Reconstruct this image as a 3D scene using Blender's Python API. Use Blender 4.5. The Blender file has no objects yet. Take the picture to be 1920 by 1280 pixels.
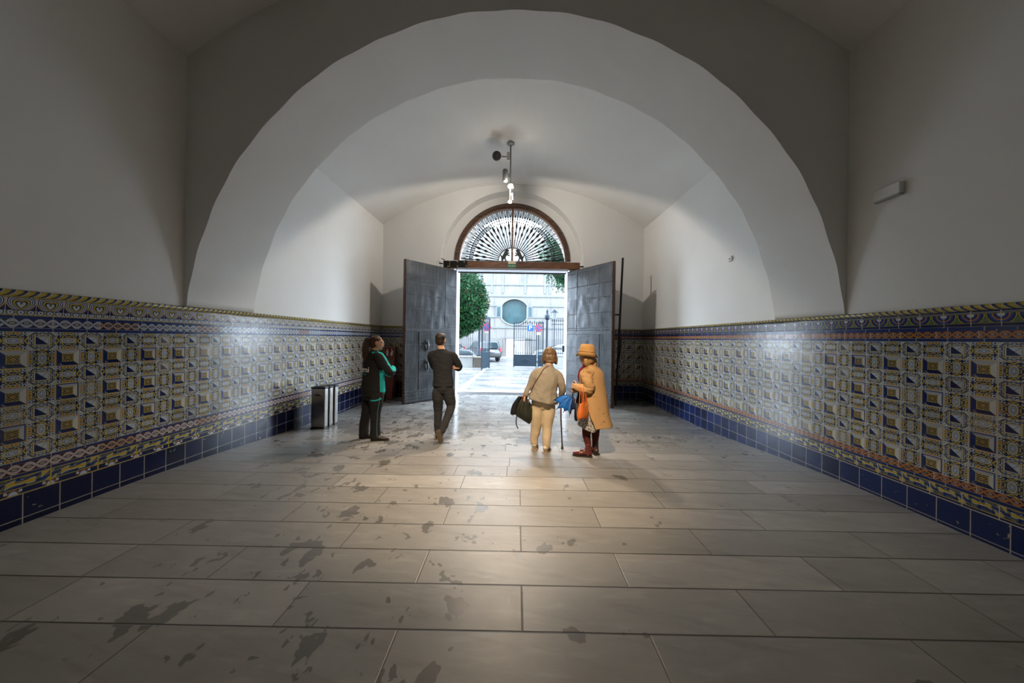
import bpy, bmesh, math, random
from mathutils import Vector, Matrix, noise
R = random.Random(7)
S = bpy.context.scene
COL = S.collection
PI = math.pi
F, CAMH, ROLL, PX, PY = 573.0, 1.578, 0.015, 8.1, -4.9

def W(px, py, Y):
    """world point seen at a photo pixel, at depth Y"""
    u, v = px-960, py-640
    u2, v2 = u+ROLL*v-8.0, v-ROLL*u+5.0
    return Vector((u2/F*Y, Y, CAMH-v2/F*Y))

FZ = [(-9, 0), (3.4, 0), (4.1, -.032), (4.75, -.077), (5.27, -.112), (5.9, -.152), (6.9, -.187), (8.15, -.202), (9.2, -.212), (10.5, -.222), (60, -.222)]
def fz(y):
    for (a, za), (b, zb) in zip(FZ, FZ[1:]):
        if y <= b:
            return za+(zb-za)*max(0, y-a)/(b-a)
    return FZ[-1][1]

# ---------------------------------------------------------------- objects
def empty(name, loc=(0, 0, 0), rz=0, label=None, cat=None, group=None, kind=None):
    o = bpy.data.objects.new(name, None); COL.objects.link(o)
    o.location = loc; o.rotation_euler = (0, 0, rz); o.empty_display_size = .1
    tag(o, label, cat, group, kind)
    return o
def tag(o, label=None, cat=None, group=None, kind=None):
    if label: o['label'] = label
    if cat: o['category'] = cat
    if group: o['group'] = group
    if kind: o['kind'] = kind
    return o
def link(name, me, mats, parent=None, kind=None, label=None):
    o = bpy.data.objects.new(name, me); COL.objects.link(o)
    if not isinstance(mats, (list, tuple)): mats = [mats]
    if not me.materials:
        for m in mats: me.materials.append(m)
    if parent: o.parent = parent
    if kind: o['kind'] = kind
    if label: o['label'] = label
    return o
def obj(name, bm, mats, parent=None, smooth=False, kind=None, label=None, bevel=0):
    me = bpy.data.meshes.new(name)
    bmesh.ops.recalc_face_normals(bm, faces=bm.faces)
    if smooth:
        for f in bm.faces: f.smooth = True
    bm.to_mesh(me); bm.free()
    o = link(name, me, mats, parent, kind, label)
    if bevel:
        b = o.modifiers.new('bevel', 'BEVEL'); b.width = bevel; b.segments = 2; b.limit_method = 'ANGLE'
    return o
def copy_tree(o, parent=None):
    c = o.copy(); COL.objects.link(c); c.parent = parent
    for ch in list(o.children): copy_tree(ch, c)
    return c
def BM(): return bmesh.new()

def box(bm, lo, hi, M=None, mi=0):
    vs = [bm.verts.new((x, y, z)) for x in (lo[0], hi[0]) for y in (lo[1], hi[1]) for z in (lo[2], hi[2])]
    if M is not None:
        for v in vs: v.co = M @ v.co
    for q in ((0, 1, 3, 2), (4, 6, 7, 5), (0, 4, 5, 1), (2, 3, 7, 6), (0, 2, 6, 4), (1, 5, 7, 3)):
        f = bm.faces.new([vs[i] for i in q]); f.material_index = mi
    return vs
def frame_of(d):
    d = Vector(d).normalized()
    a = Vector((0, 0, 1)) if abs(d.z) < .9 else Vector((0, 1, 0))
    x = d.cross(a).normalized(); y = d.cross(x).normalized()
    return x, y, d
def tube(bm, pts, rads, n=10, caps=True, flat=1.0, mi=0, nrm=None):
    """round tube along points; flat squashes the second axis"""
    pts = [Vector(p) for p in pts]
    if not isinstance(rads, (list, tuple)): rads = [rads]*len(pts)
    prev = None; rows = []
    for i, p in enumerate(pts):
        d = (pts[min(i+1, len(pts)-1)]-pts[max(i-1, 0)])
        if d.length < 1e-9: d = Vector((0, 0, 1))
        d.normalize()
        if prev is None:
            x, y, _ = frame_of(d)
            if nrm is not None:
                y = (Vector(nrm)-d*d.dot(Vector(nrm))).normalized(); x = y.cross(d)
        else:
            x = (prev-d*prev.dot(d)).normalized(); y = d.cross(x)
        prev = x
        rows.append([bm.verts.new(p+(x*math.cos(2*PI*k/n)+y*(math.sin(2*PI*k/n)*flat))*rads[i]) for k in range(n)])
    for a, b in zip(rows, rows[1:]):
        for k in range(n):
            f = bm.faces.new((a[k], a[(k+1) % n], b[(k+1) % n], b[k])); f.material_index = mi
    if caps:
        f = bm.faces.new(rows[0][::-1]); f.material_index = mi
        f = bm.faces.new(rows[-1]); f.material_index = mi
    return rows
def spline(pts, k=5):
    """catmull-rom through tuples of any length"""
    P = [tuple(p) for p in pts]; out = []
    for i in range(len(P)-1):
        p0, p1, p2, p3 = P[max(i-1, 0)], P[i], P[i+1], P[min(i+2, len(P)-1)]
        for j in range(k):
            t = j/k
            out.append(tuple(.5*((2*b)+(c-a)*t+(2*a-5*b+4*c-d)*t*t+(-a+3*b-3*c+d)*t**3) for a, b, c, d in zip(p0, p1, p2, p3)))
    out.append(P[-1]); return out
def limb(bm, prs, n=14, k=4, flat=1.0, nrm=None):
    """prs: (x,y,z,r) joints -> smooth tapered tube with rounded ends"""
    q = spline(prs, k)
    a, b = q[0], q[1]; d = (Vector(a[:3])-Vector(b[:3])).normalized()
    head = [tuple(Vector(a[:3])+d*a[3]*math.sin(t))+(max(a[3]*math.cos(t), .001),) for t in (1.45, 1.0, .5)]
    a, b = q[-1], q[-2]; d = (Vector(a[:3])-Vector(b[:3])).normalized()
    tail = [tuple(Vector(a[:3])+d*a[3]*math.sin(t))+(max(a[3]*math.cos(t), .001),) for t in (.5, 1.0, 1.45)]
    q = head+q+tail
    return tube(bm, [p[:3] for p in q], [p[3] for p in q], n, True, flat, 0, nrm)
def rings(bm, rs, n=24, k=4, fold=None, caps=True, mi=0):
    """rs: (cx,cy,cz,rx,ry,yaw) horizontal ellipses -> smooth closed loft"""
    rows = []
    for (cx, cy, cz, rx, ry, yaw) in (spline(rs, k) if k > 1 else rs):
        c, s = math.cos(yaw), math.sin(yaw); row = []
        for i in range(n):
            t = 2*PI*i/n; m = 1.0 if fold is None else fold(t, cz)
            x, y = math.cos(t)*rx*m, math.sin(t)*ry*m
            row.append(bm.verts.new((cx+c*x-s*y, cy+s*x+c*y, cz)))
        rows.append(row)
    for a, b in zip(rows, rows[1:]):
        for i in range(n):
            f = bm.faces.new((a[i], a[(i+1) % n], b[(i+1) % n], b[i])); f.material_index = mi
    if caps:
        f = bm.faces.new(rows[0][::-1]); f.material_index = mi
        f = bm.faces.new(rows[-1]); f.material_index = mi
    return rows
def ball(bm, c, r, M=None, nu=16, nv=10, mi=0):
    if not isinstance(r, (list, tuple)): r = (r, r, r)
    M = M or Matrix.Identity(3); c = Vector(c); rows = []
    top = bm.verts.new(c+M @ Vector((0, 0, r[2]))); bot = bm.verts.new(c+M @ Vector((0, 0, -r[2])))
    for j in range(1, nv):
        t = PI*j/nv
        rows.append([bm.verts.new(c+M @ Vector((r[0]*math.sin(t)*math.cos(2*PI*i/nu), r[1]*math.sin(t)*math.sin(2*PI*i/nu), r[2]*math.cos(t)))) for i in range(nu)])
    fs = []
    for i in range(nu):
        fs.append(bm.faces.new((top, rows[0][i], rows[0][(i+1) % nu])))
        fs.append(bm.faces.new((bot, rows[-1][(i+1) % nu], rows[-1][i])))
    for a, b in zip(rows, rows[1:]):
        for i in range(nu): fs.append(bm.faces.new((a[i], b[i], b[(i+1) % nu], a[(i+1) % nu])))
    for f in fs: f.material_index = mi
def lathe(bm, prof, c=(0, 0, 0), n=20, M=None, mi=0):
    c = Vector(c); rows = []
    for r, z in prof:
        vs = []
        for i in range(n):
            p = Vector((max(r, 1e-4)*math.cos(2*PI*i/n), max(r, 1e-4)*math.sin(2*PI*i/n), z))
            vs.append(bm.verts.new(c+(M @ p if M is not None else p)))
        rows.append(vs)
    for a, b in zip(rows, rows[1:]):
        for i in range(n):
            f = bm.faces.new((a[i], a[(i+1) % n], b[(i+1) % n], b[i])); f.material_index = mi
    bm.faces.new(rows[0][::-1]).material_index = mi; bm.faces.new(rows[-1]).material_index = mi
def prism(bm, poly, d, M=None, mi=0):
    """poly: 2D (x,z) outline, extruded along +y by d"""
    a = [bm.verts.new((x, 0, z)) for x, z in poly]; b = [bm.verts.new((x, d, z)) for x, z in poly]
    if M is not None:
        for v in a+b: v.co = M @ v.co
    n = len(poly)
    fs = [bm.faces.new(a), bm.faces.new(b[::-1])]
    for i in range(n): fs.append(bm.faces.new((a[i], b[i], b[(i+1) % n], a[(i+1) % n])))
    for f in fs: f.material_index = mi
def fuse(name, bm, mats, parent, voxel=.008, smooth=5, wr=None, zone=None, label=None):
    """overlapping closed pieces -> one continuous smooth skin"""
    me = bpy.data.meshes.new('tmp'); bm.to_mesh(me); bm.free()
    t = bpy.data.objects.new('tmp', me); COL.objects.link(t)
    m = t.modifiers.new('r', 'REMESH'); m.mode = 'VOXEL'; m.voxel_size = voxel
    if smooth:
        s = t.modifiers.new('s', 'SMOOTH'); s.factor = .5; s.iterations = smooth
    dg = bpy.context.evaluated_depsgraph_get(); dg.update()
    out = bpy.data.meshes.new_from_object(t.evaluated_get(dg)); out.name = name
    bpy.data.objects.remove(t); bpy.data.meshes.remove(me)
    if wr:
        ns = [v.normal.copy() for v in out.vertices]
        for v, nn in zip(out.vertices, ns): v.co += nn*wr(v.co)
    out.materials.clear()
    if not isinstance(mats, (list, tuple)): mats = [mats]
    for mm in mats: out.materials.append(mm)
    for p in out.polygons:
        p.use_smooth = True
        p.material_index = zone(p.center, p.normal) if zone else 0
    return link(name, out, mats, parent, None, label)
def text_mesh(s, size, depth=.002):
    c = bpy.data.curves.new('t', 'FONT'); c.body = s; c.size = size; c.extrude = depth; c.align_x = 'CENTER'; c.align_y = 'CENTER'
    t = bpy.data.objects.new('t', c); COL.objects.link(t)
    dg = bpy.context.evaluated_depsgraph_get(); dg.update()
    me = bpy.data.meshes.new_from_object(t.evaluated_get(dg)); bpy.data.objects.remove(t)
    return me

# ---------------------------------------------------------------- shader expressions
class E:
    def __init__(s, nt, k): s.nt, s.k = nt, k
    def op(s, o, *a):
        n = s.nt.nodes.new('ShaderNodeMath'); n.operation = o
        for i, x in enumerate((s,)+a):
            x = x.k if isinstance(x, E) else x
            if isinstance(x, (int, float)): n.inputs[i].default_value = x
            else: s.nt.links.new(x, n.inputs[i])
        return E(s.nt, n.outputs[0])
    def __add__(s, b): return s.op('ADD', b)
    __radd__ = __add__
    def __sub__(s, b): return s.op('SUBTRACT', b)
    def __rsub__(s, b): return E(s.nt, b).op('SUBTRACT', s)
    def __mul__(s, b): return s.op('MULTIPLY', b)
    __rmul__ = __mul__
    def __truediv__(s, b): return s.op('DIVIDE', b)
    def abs(s): return s.op('ABSOLUTE')
    def fract(s): return s.op('FRACT')
    def floor(s): return s.op('FLOOR')
    def sin(s): return s.op('SINE')
    def sqrt(s): return s.op('SQRT')
    def min(s, b): return s.op('MINIMUM', b)
    def max(s, b): return s.op('MAXIMUM', b)
    def lt(s, b): return s.op('LESS_THAN', b)
    def gt(s, b): return s.op('GREATER_THAN', b)
    def btw(s, a, b): return s.gt(a)*s.lt(b)
    def inv(s): return 1.0-s
def hyp(a, b): return (a*a+b*b).sqrt()
class Mat:
    """node material with a small expression layer"""
    def __init__(s, name, base=(.5, .5, .5), rough=.5, metal=0, spec=.5, **kw):
        s.m = bpy.data.materials.new(name); s.m.use_nodes = True; s.nt = s.m.node_tree
        s.b = s.nt.nodes['Principled BSDF']
        s.b.inputs['Base Color'].default_value = (*base, 1); s.b.inputs['Roughness'].default_value = rough
        s.b.inputs['Metallic'].default_value = metal; s.b.inputs['Specular IOR Level'].default_value = spec
        for k, v in kw.items(): s.b.inputs[k.replace('_', ' ')].default_value = v
    def n(s, t, **kw):
        x = s.nt.nodes.new(t)
        for k, v in kw.items(): setattr(x, k, v)
        return x
    def uv(s, name='UVMap'):
        u = s.n('ShaderNodeUVMap', uv_map=name); x = s.n('ShaderNodeSeparateXYZ'); s.nt.links.new(u.outputs[0], x.inputs[0])
        return E(s.nt, x.outputs[0]), E(s.nt, x.outputs[1])
    def pos(s):
        if not hasattr(s, '_p'): s._p = s.n('ShaderNodeTexCoord')
        return s._p.outputs['Object']
    def xyz(s):
        x = s.n('ShaderNodeSeparateXYZ'); s.nt.links.new(s.pos(), x.inputs[0])
        return [E(s.nt, x.outputs[i]) for i in range(3)]
    def vec(s, x, y=0.0, z=0.0):
        c = s.n('ShaderNodeCombineXYZ')
        for i, a in enumerate((x, y, z)):
            if isinstance(a, E): s.nt.links.new(a.k, c.inputs[i])
            else: c.inputs[i].default_value = a
        return c.outputs[0]
    def noise(s, scale, vec=None, detail=3, rough=.55, dist=0):
        t = s.n('ShaderNodeTexNoise'); t.inputs['Scale'].default_value = scale; t.inputs['Detail'].default_value = detail
        t.inputs['Roughness'].default_value = rough; t.inputs['Distortion'].default_value = dist
        s.nt.links.new(vec if vec is not None else s.pos(), t.inputs['Vector'])
        return E(s.nt, t.outputs['Fac'])
    def white(s, x, y):
        t = s.n('ShaderNodeTexWhiteNoise', noise_dimensions='2D'); s.nt.links.new(s.vec(x, y), t.inputs['Vector'])
        return E(s.nt, t.outputs['Value'])
    def ramp(s, e, lo, hi):
        t = s.n('ShaderNodeMapRange'); t.interpolation_type = 'SMOOTHSTEP'
        s.nt.links.new(e.k, t.inputs[0]); t.inputs[1].default_value = lo; t.inputs[2].default_value = hi
        return E(s.nt, t.outputs[0])
    def mix(s, fac, a, b):
        n = s.n('ShaderNodeMix', data_type='RGBA')
        for i, x in ((0, fac), (6, a), (7, b)):
            if isinstance(x, E): x = x.k
            if isinstance(x, tuple): n.inputs[i].default_value = (*x[:3], 1)
            elif isinstance(x, (int, float)): n.inputs[i].default_value = x
            else: s.nt.links.new(x, n.inputs[i])
        return n.outputs[2]
    def layers(s, base, *ls):
        c = base
        for m, col in ls: c = s.mix(m, c, col)
        return c
    def hsv(s, col, val):
        n = s.n('ShaderNodeHueSaturation'); s.nt.links.new(col, n.inputs['Color'])
        if isinstance(val, E): s.nt.links.new(val.k, n.inputs['Value'])
        else: n.inputs['Value'].default_value = val
        return n.outputs[0]
    def color(s, c): s.nt.links.new(c, s.b.inputs['Base Color'])
    def rough(s, e): s.nt.links.new(e.k, s.b.inputs['Roughness'])
    def bump(s, e, strength=.3, dist=.01):
        b = s.n('ShaderNodeBump'); b.inputs['Strength'].default_value = strength; b.inputs['Distance'].default_value = dist
        s.nt.links.new(e.k, b.inputs['Height']); s.nt.links.new(b.outputs[0], s.b.inputs['Normal'])
    def emit(s, col, st):
        s.b.inputs['Emission Color'].default_value = (*col, 1); s.b.inputs['Emission Strength'].default_value = st
def simple(name, base, rough=.6, metal=0, var=.12, scale=30, bump=0, **kw):
    M = Mat(name, base, rough, metal, **kw)
    n = M.noise(scale)
    M.color(M.mix(n, tuple(c*(1-var) for c in base), tuple(min(1, c*(1+var)) for c in base)))
    if bump: M.bump(n, bump, .004)
    return M.m
# ---------------------------------------------------------------- materials
NAVY, BLUE, YEL, ORA, CRE, WHB, OLI, GRN = (.006, .014, .075), (.02, .06, .26), (.5, .37, .045), (.44, .17, .03), (.5, .525, .52), (.48, .56, .67), (.17, .17, .07), (.03, .13, .07)
GROUT = (.5, .47, .41)
def plaster():
    M = Mat('plaster', (.76, .74, .7), .92, spec=.2)
    a, b = M.noise(1.3, detail=5), M.noise(45, detail=2)
    c = M.mix(a, (.7, .69, .665), (.785, .78, .76))
    M.color(c); M.bump(a*.8+b*.12, .25, .02); return M.m
PLASTER = plaster()
def vault():
    M = Mat('vault plaster', (.76, .74, .7), .92, spec=.2)
    a = M.noise(1.3, detail=5); c = M.mix(a, (.7, .69, .665), (.785, .78, .76))
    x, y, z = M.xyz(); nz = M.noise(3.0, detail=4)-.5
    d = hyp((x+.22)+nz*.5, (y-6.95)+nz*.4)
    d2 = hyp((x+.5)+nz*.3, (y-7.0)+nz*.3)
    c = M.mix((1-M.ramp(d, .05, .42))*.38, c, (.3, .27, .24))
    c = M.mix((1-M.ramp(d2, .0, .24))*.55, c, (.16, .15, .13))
    M.color(c); M.bump(a, .25, .02); return M.m
VAULT = vault()

def glaze(M, col, u=None, v=None):
    """old glazed tile: dirt, soft wear, gloss"""
    w = M.noise(9, detail=4)
    M.color(M.mix(M.ramp(w, .45, .8)*.18, col, (.16, .16, .15)))
    M.rough(M.ramp(M.noise(25), .2, .9)*.14+.1)
    M.bump(M.noise(14, detail=2), .12, .01); M.b.inputs['Specular IOR Level'].default_value = .33
    return M.m

def field(name, Tu, Tv, grout, browns, flip=1.0):
    M = Mat(name, rough=.2)
    u, v = M.uv()
    U, V = u/Tu, v/Tv+1.0
    cu, cv = U.floor(), V.floor()
    x, y = (U.fract()-.5)*flip, V.fract()-.5
    ax, ay = x.abs(), y.abs()
    ch = ax.max(ay)
    pu, pv = (cu*.5).fract().gt(.25), (cv*.5).fract().gt(.25)      # parity
    rnd = M.white(cu, cv); rnd2 = M.white(cu+37.0, cv+11.0)
    pyr = pu.inv()*pv.inv(); crs = pu*pv
    # scrollwork used as ground everywhere
    sw = ((ax*21+(ay*17).sin()*1.7).sin()*(ay*21+(ax*17).sin()*1.7).sin())
    sc = M.layers(NAVY, (sw.gt(.16), CRE), (sw.gt(.72), YEL), ((sw+.5).abs().lt(.1), WHB))
    # ovals (upright or lying)
    a = ax+(ay-ax)*pu.inv()*1.0 if False else ax*pv+ay*pv.inv()     # along the bars
    b = ay*pv+ax*pv.inv()                                           # across
    # lying oval sits in (pyramid column, odd row): pv=1 -> a=ax, b=ay
    el = hyp(a/.175, b/.088)
    band = b.gt(.33)
    curl = hyp(a-.37, b-.415)
    yx = ((a-.36).abs()-(b*.55+.02)).abs()
    ov = M.layers(NAVY,
                  (sw.gt(.5)*b.lt(.31), CRE), (yx.lt(.036)*b.lt(.29)*a.gt(.18), YEL), (b.btw(.2, .25)*a.lt(.12), YEL), (el.lt(2.0), OLI), (el.lt(1.85), (.5, .54, .58)), ((el*14).sin().gt(.4)*el.btw(1.5, 1.85), NAVY), (el.lt(1.3), YEL),
                  (el.lt(1.12), NAVY), (el.lt(1.0), WHB), (el.btw(.55, .72), BLUE),
                  (band, NAVY), (b.gt(.345)*b.lt(.475), (.4, .44, .47)), (a.lt(.26)*b.btw(.365, .465), YEL), (hyp(a, (b-.415)).lt(.035), NAVY), (a.btw(.1, .18)*(b-.415).abs().lt(.05), ORA),
                  (hyp(a-.35, b-.4).lt(.1), NAVY), (curl.lt(.085), WHB), (hyp(a-.385, b-.425).lt(.04), NAVY),
                  (b.btw(.315, .345), OLI), (b.gt(.475), OLI))
    # small diamond-pointed boss
    dg = ax+ay
    tri_v = ay.gt(ax)
    bos = M.mix(tri_v, M.mix(x.gt(0), NAVY, CRE), M.mix(y.gt(0), WHB, NAVY))
    bos = M.layers(bos, ((ax-ay).abs().lt(.012), NAVY), ((x+y*1.0+.2).abs().lt(.035)*tri_v*y.gt(0), WHB))
    inn = ax.lt(.235)*ay.lt(.2)
    frm = (ax-.235).max(ay-.2)
    cr = M.layers(sc, (dg.gt(.7), CRE), (dg.btw(.7, .735), NAVY), (dg.btw(.735, .775), OLI), (dg.btw(.9, .93), OLI),
                  (frm.lt(.085), NAVY), (frm.lt(.07), YEL), (frm.lt(.045), CRE), (frm.lt(.012), NAVY), (inn, bos))
    # big truncated pyramid
    lf = x*-1.0
    pv4 = M.mix(tri_v, M.mix(x.gt(0), (.01, .026, .13), (.56, .56, .53)), M.mix(y.gt(0), (.4, .42, .46), (.007, .016, .085)))
    blueish = rnd.gt(.5)
    pv4 = M.mix(blueish*(tri_v.inv()*x.gt(0)+tri_v*y.lt(0)).min(1.0)*ch.gt(.4), pv4, BLUE)
    pv4 = M.layers(pv4, ((x+y*-1.0+.68).abs().lt(.05)*y.gt(0)*tri_v, (.16, .19, .3)), ((ax-ay).abs().lt(.008), OLI))
    g = ((ax*56+.6).sin()*(ay*56+.6).sin())
    med = M.layers(OLI, (g.gt(.05), NAVY), (g.lt(-.3), YEL), (hyp(x, y).lt(.05), ORA))
    py = M.layers(pv4, (ch.lt(.24), YEL), (ch.lt(.21), med), (ch.gt(.455), M.mix(rnd2.gt(.5), YEL, (.4, .19, .03))))
    col = M.layers(ov, (crs, cr), (pyr, py))
    col = M.mix(rnd2.gt(1-browns)*.55, col, M.hsv(col, .7))
    col = M.mix(rnd2.lt(.12)*.3, col, (.4, .37, .3))
    col = M.mix(ch.gt(.5-grout), col, GROUT)
    m = glaze(M, col)
    return m
def navy_tiles(name, Tu, Tv, grout=.004, base=NAVY, off=0.0):
    M = Mat(name, base, .12)
    u, v = M.uv(); row = (v/Tv).floor(); U = (u+row*Tu*off)/Tu
    r = M.white(U.floor(), row)
    x, y = (U.fract()-.5).abs()*Tu, ((v/Tv).fract()-.5).abs()*Tv
    g = x.gt(Tu/2-grout).max(y.gt(Tv/2-grout))
    c = M.mix(r, tuple(k*.6 for k in base), tuple(k*1.5 for k in base))
    chip = M.noise(16, detail=4, dist=.6)
    c = M.layers(c, (M.ramp(chip, .69, .72), (.3, .27, .22)), (g, (.33, .31, .27)))
    M.color(c); M.rough(M.noise(6)*.16+.1); M.b.inputs['Specular IOR Level'].default_value = .35; M.bump(M.noise(7, detail=1), .12, .01); return M.m
def guilloche(name, h, lam, band, edge, bg, joint=.3):
    M = Mat(name, rough=.2)
    u, v = M.uv(); y = (v/h)-.5
    s = (u*(PI/lam)).sin(); A = .34
    d1, d2 = (y-s*A).abs(), (y+s*A).abs()
    c = ((u/lam).fract()-.5)*(lam/h)
    e = hyp(c, y)
    pet = ((c*34).sin()*(y*34).sin())
    col = M.layers(bg, (e.lt(.24), NAVY), (e.lt(.2)*pet.abs().gt(.35), CRE), (e.lt(.07), YEL),
                   (d2.lt(.2), NAVY), (d2.lt(.17), edge), (d2.lt(.13), band), (d2.lt(.02), edge),
                   (d1.lt(.2), NAVY), (d1.lt(.17), edge), (d1.lt(.13), band), (d1.lt(.02), edge), (y.abs().gt(.46), edge))
    j = ((u/joint).fract()-.5).abs()
    r = M.white((u/joint).floor(), 3.0)
    col = M.mix(r.gt(.82)*.6, col, M.mix(d1.min(d2).lt(.12), (.02, .02, .03), ORA))
    col = M.mix(j.gt(.5-.009), col, GROUT)
    return glaze(M, col)
def heart(name, h, P):
    M = Mat(name, rough=.2)
    u, v = M.uv(); x = ((u/P).fract()-.5).abs()*2; t = v/h
    y = (.44-t)*2.1                                   # heart stands in the upper 70 %
    q = hyp(x*1.2, y*1.25-(x+.001).sqrt()*.75+.22)
    low = t.gt(.72); ul = ((u/P*3).fract()-.5)*(P/3/h); cl = hyp(ul, t-.85)
    col = M.layers(CRE, (q.btw(.36, .5), NAVY), (q.btw(.5, .66), YEL), (q.btw(.66, .74), NAVY), (q.btw(.84, .92), BLUE), (q.btw(1.02, 1.1), NAVY), (q.gt(1.16), ORA), (q.gt(1.26), NAVY),
                   (x.lt(.06)*y.btw(.05, .3), NAVY), (low, CRE), (low*(t-.85).abs().lt(.075), NAVY), (low*(t-.85).abs().lt(.055), YEL), (low*cl.lt(.14), NAVY), (low*cl.lt(.11), WHB), (low*cl.lt(.035), NAVY), ((t-.73).abs().lt(.02), NAVY), (t.gt(.965), YEL), (t.lt(.06), NAVY), (t.lt(.04), YEL))
    r = M.white((u/P).floor(), 5.0)
    col = M.mix(r.gt(.55)*.5, col, M.mix(q.lt(1.2), WHB, BLUE)) if False else col
    col = M.mix(x.gt(.975), col, GROUT)
    return glaze(M, col)
def shell(name, h, P):
    M = Mat(name, rough=.2)
    u, v = M.uv(); x = ((u/P).fract()-.5)*(P/h); t = v/h
    d = hyp(x*1.05, t-.28); st = t.btw(.2, .82)
    col = M.layers(GRN, (((x.abs()*30)+(t*25)).sin().gt(.4), OLI), (d.lt(.62), YEL), (d.lt(.58), NAVY), (d.lt(.48), BLUE), (d.lt(.38), ORA), (d.lt(.31), NAVY), (d.lt(.24), BLUE), (d.lt(.16), CRE),
                   (st.inv(), NAVY), ((t-.205).abs().lt(.03), OLI), ((t-.8).abs().lt(.03), OLI), ((t-.13).abs().lt(.012), CRE))
    j = ((u/P+.5).fract()-.5).abs()
    return glaze(M, M.mix(j.gt(.485), col, GROUT))
def leafband(name, h, P, lun, ground):
    M = Mat(name, rough=.2)
    u, v = M.uv(); t = v/h; X = (u/P).fract()
    w = ((X*6.283).sin()*2.2+t*10+X*9).sin(); w2 = ((X*12.566+t*9).sin()*1.8+t*-12+X*7).sin()
    col = M.layers(ground, (w.gt(.1), CRE), (w.gt(.5), YEL), (w2.gt(.45), BLUE), (w2.gt(.78), NAVY), ((w*w2).gt(.6), OLI))
    if lun:
        ul = ((u/P*1.5).fract()-.5)*(P/1.5/h); d = hyp(ul*1.5, t-1.0); low = t.gt(.64)
        col = M.layers(col, (low, NAVY), (low*d.lt(.34), ORA), (low*d.lt(.3), NAVY), (low*d.lt(.26), WHB), (low*d.lt(.06), BLUE), ((ul.abs()-.26).abs().lt(.06)*t.btw(.7, .85), CRE), ((t-.64).abs().lt(.02), YEL))
    else:
        col = M.layers(col, (t.gt(.8), NAVY), ((t-.79).abs().lt(.025), YEL))
    col = M.layers(col, (t.lt(.05), YEL), (t.gt(.955), YEL if lun else GROUT), (((u/P).fract()-.5).abs().gt(.485), GROUT if not lun else YEL))
    return glaze(M, col)
def rope(name, P):
    M = Mat(name, rough=.22)
    u, v = M.uv(); s = (u/P+v*.75).fract()
    w = M.white((u/.15).floor(), 1.0)
    col = M.layers(YEL, (s.lt(.3), NAVY), (s.btw(.3, .44), CRE), (s.gt(.9), OLI))
    col = M.mix(w*.3, col, (.2, .17, .1))
    return glaze(M, col)

def floor_mat():
    M = Mat('stone slabs', rough=.4)
    x, y, z = M.xyz()
    a, b = M.uv('near'); c, d = M.uv('far')
    at = M.n('ShaderNodeVertexColor', layer_name='tone')
    tone = E(M.nt, M.n('ShaderNodeSeparateColor').outputs[0]); M.nt.links.new(at.outputs[0], tone.k.node.inputs[0])
    n1 = M.noise(2.2, detail=6, rough=.6); n2 = M.noise(11, detail=5, rough=.65)
    st = M.vec(x*3.0, y*14.0, 0.0); n3 = M.noise(1.0, st, detail=4)
    base = M.mix(n1, (.225, .22, .21), (.34, .33, .312))
    base = M.mix(n2*.35, base, (.19, .185, .175))
    base = M.mix(M.ramp(n3, .5, .75)*.4, base, (.4, .385, .36))
    base = M.mix(M.ramp(M.noise(1.0, M.vec(x*1.3, y*9.0+x*2.0, 4.0), detail=6, rough=.65), .48, .72)*.5, base, (.165, .16, .15))
    base = M.hsv(base, tone*.26+.84)
    # wet footprints and puddles: dense by the door, scattered drips towards the camera on the left
    near = M.ramp(y, 3.1, 6.2)
    side = M.ramp(hyp(x+1.1-(y-5.0)*.05, 0.0*y), 2.0, .3) if False else None
    dx = (x+1.5).abs()
    trail = (1-M.ramp(dx, .5, 2.2))
    sp = M.noise(3.6, M.vec(x*1.25, y*.9, 3.0), detail=3, rough=.62, dist=.25)
    sp2 = M.noise(9.0, M.vec(x, y*.8, 9.0), detail=3, rough=.6, dist=.4)
    th = .685-trail*.085-near*.035
    wet = M.ramp(sp-th, -.006, .012).max(M.ramp(sp2-th-.05, -.004, .01))
    big = M.ramp(M.noise(1.1, M.vec(x, y*1.3, 21.0), detail=5, rough=.65)-(.78-near*.34), -.03, .05)
    wet_all = wet.max(big*.85)
    wc = M.hsv(base, .5)
    col = M.mix(wet, base, wc)
    col = M.mix(big*.3, col, wc)
    e = a.min(c); e2 = b.min(d)
    col = M.mix(1-M.ramp(e, .0015, .006), col, (.09, .08, .07))
    col = M.mix(1-M.ramp(e2, .002, .0075), col, (.055, .05, .045))
    M.color(col)
    M.rough((n2*.1+.37-near*.17)-wet_all*.1)
    hgt = M.ramp(e.min(e2), 0.0, .008)
    M.bump(hgt+n2*.18*(1-wet_all)+tone*.0, .35, .006)
    M.b.inputs['Specular IOR Level'].default_value = .5
    return M.m
def wood(name, base, vertical=True, scale=1):
    M = Mat(name, base, .5)
    x, y, z = M.xyz()
    vec = M.vec(x*18, y*18, z*1.6) if vertical else M.vec(x*1.6, y*18, z*18)
    g = M.noise(1.6*scale, vec, detail=6, rough=.65, dist=.4)
    M.color(M.mix(M.ramp(g, .3, .72), tuple(c*.35 for c in base), tuple(c*1.3 for c in base)))
    M.bump(g, .3, .004); return M.m
def door_metal():
    M = Mat('riveted sheet metal', (.1, .1, .1), .42, metal=.75)
    x, y, z = M.xyz()
    n = M.noise(2.6, detail=6, rough=.62); st = M.noise(1, M.vec(x*14, 0.0, z*1.5), detail=4)
    fine = M.noise(40, detail=3)
    c = M.mix(n, (.032, .035, .04), (.135, .143, .152))
    c = M.mix(M.ramp(st, .5, .75)*.35, c, (.24, .25, .26))
    c = M.mix(M.ramp(M.noise(5, detail=5), .6, .75)*.45, c, (.1, .07, .05))
    M.color(c); M.rough(n*.25+.3); M.bump(M.noise(3.2, detail=3)*1.0+fine*.05, .35, .03); return M.m
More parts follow.
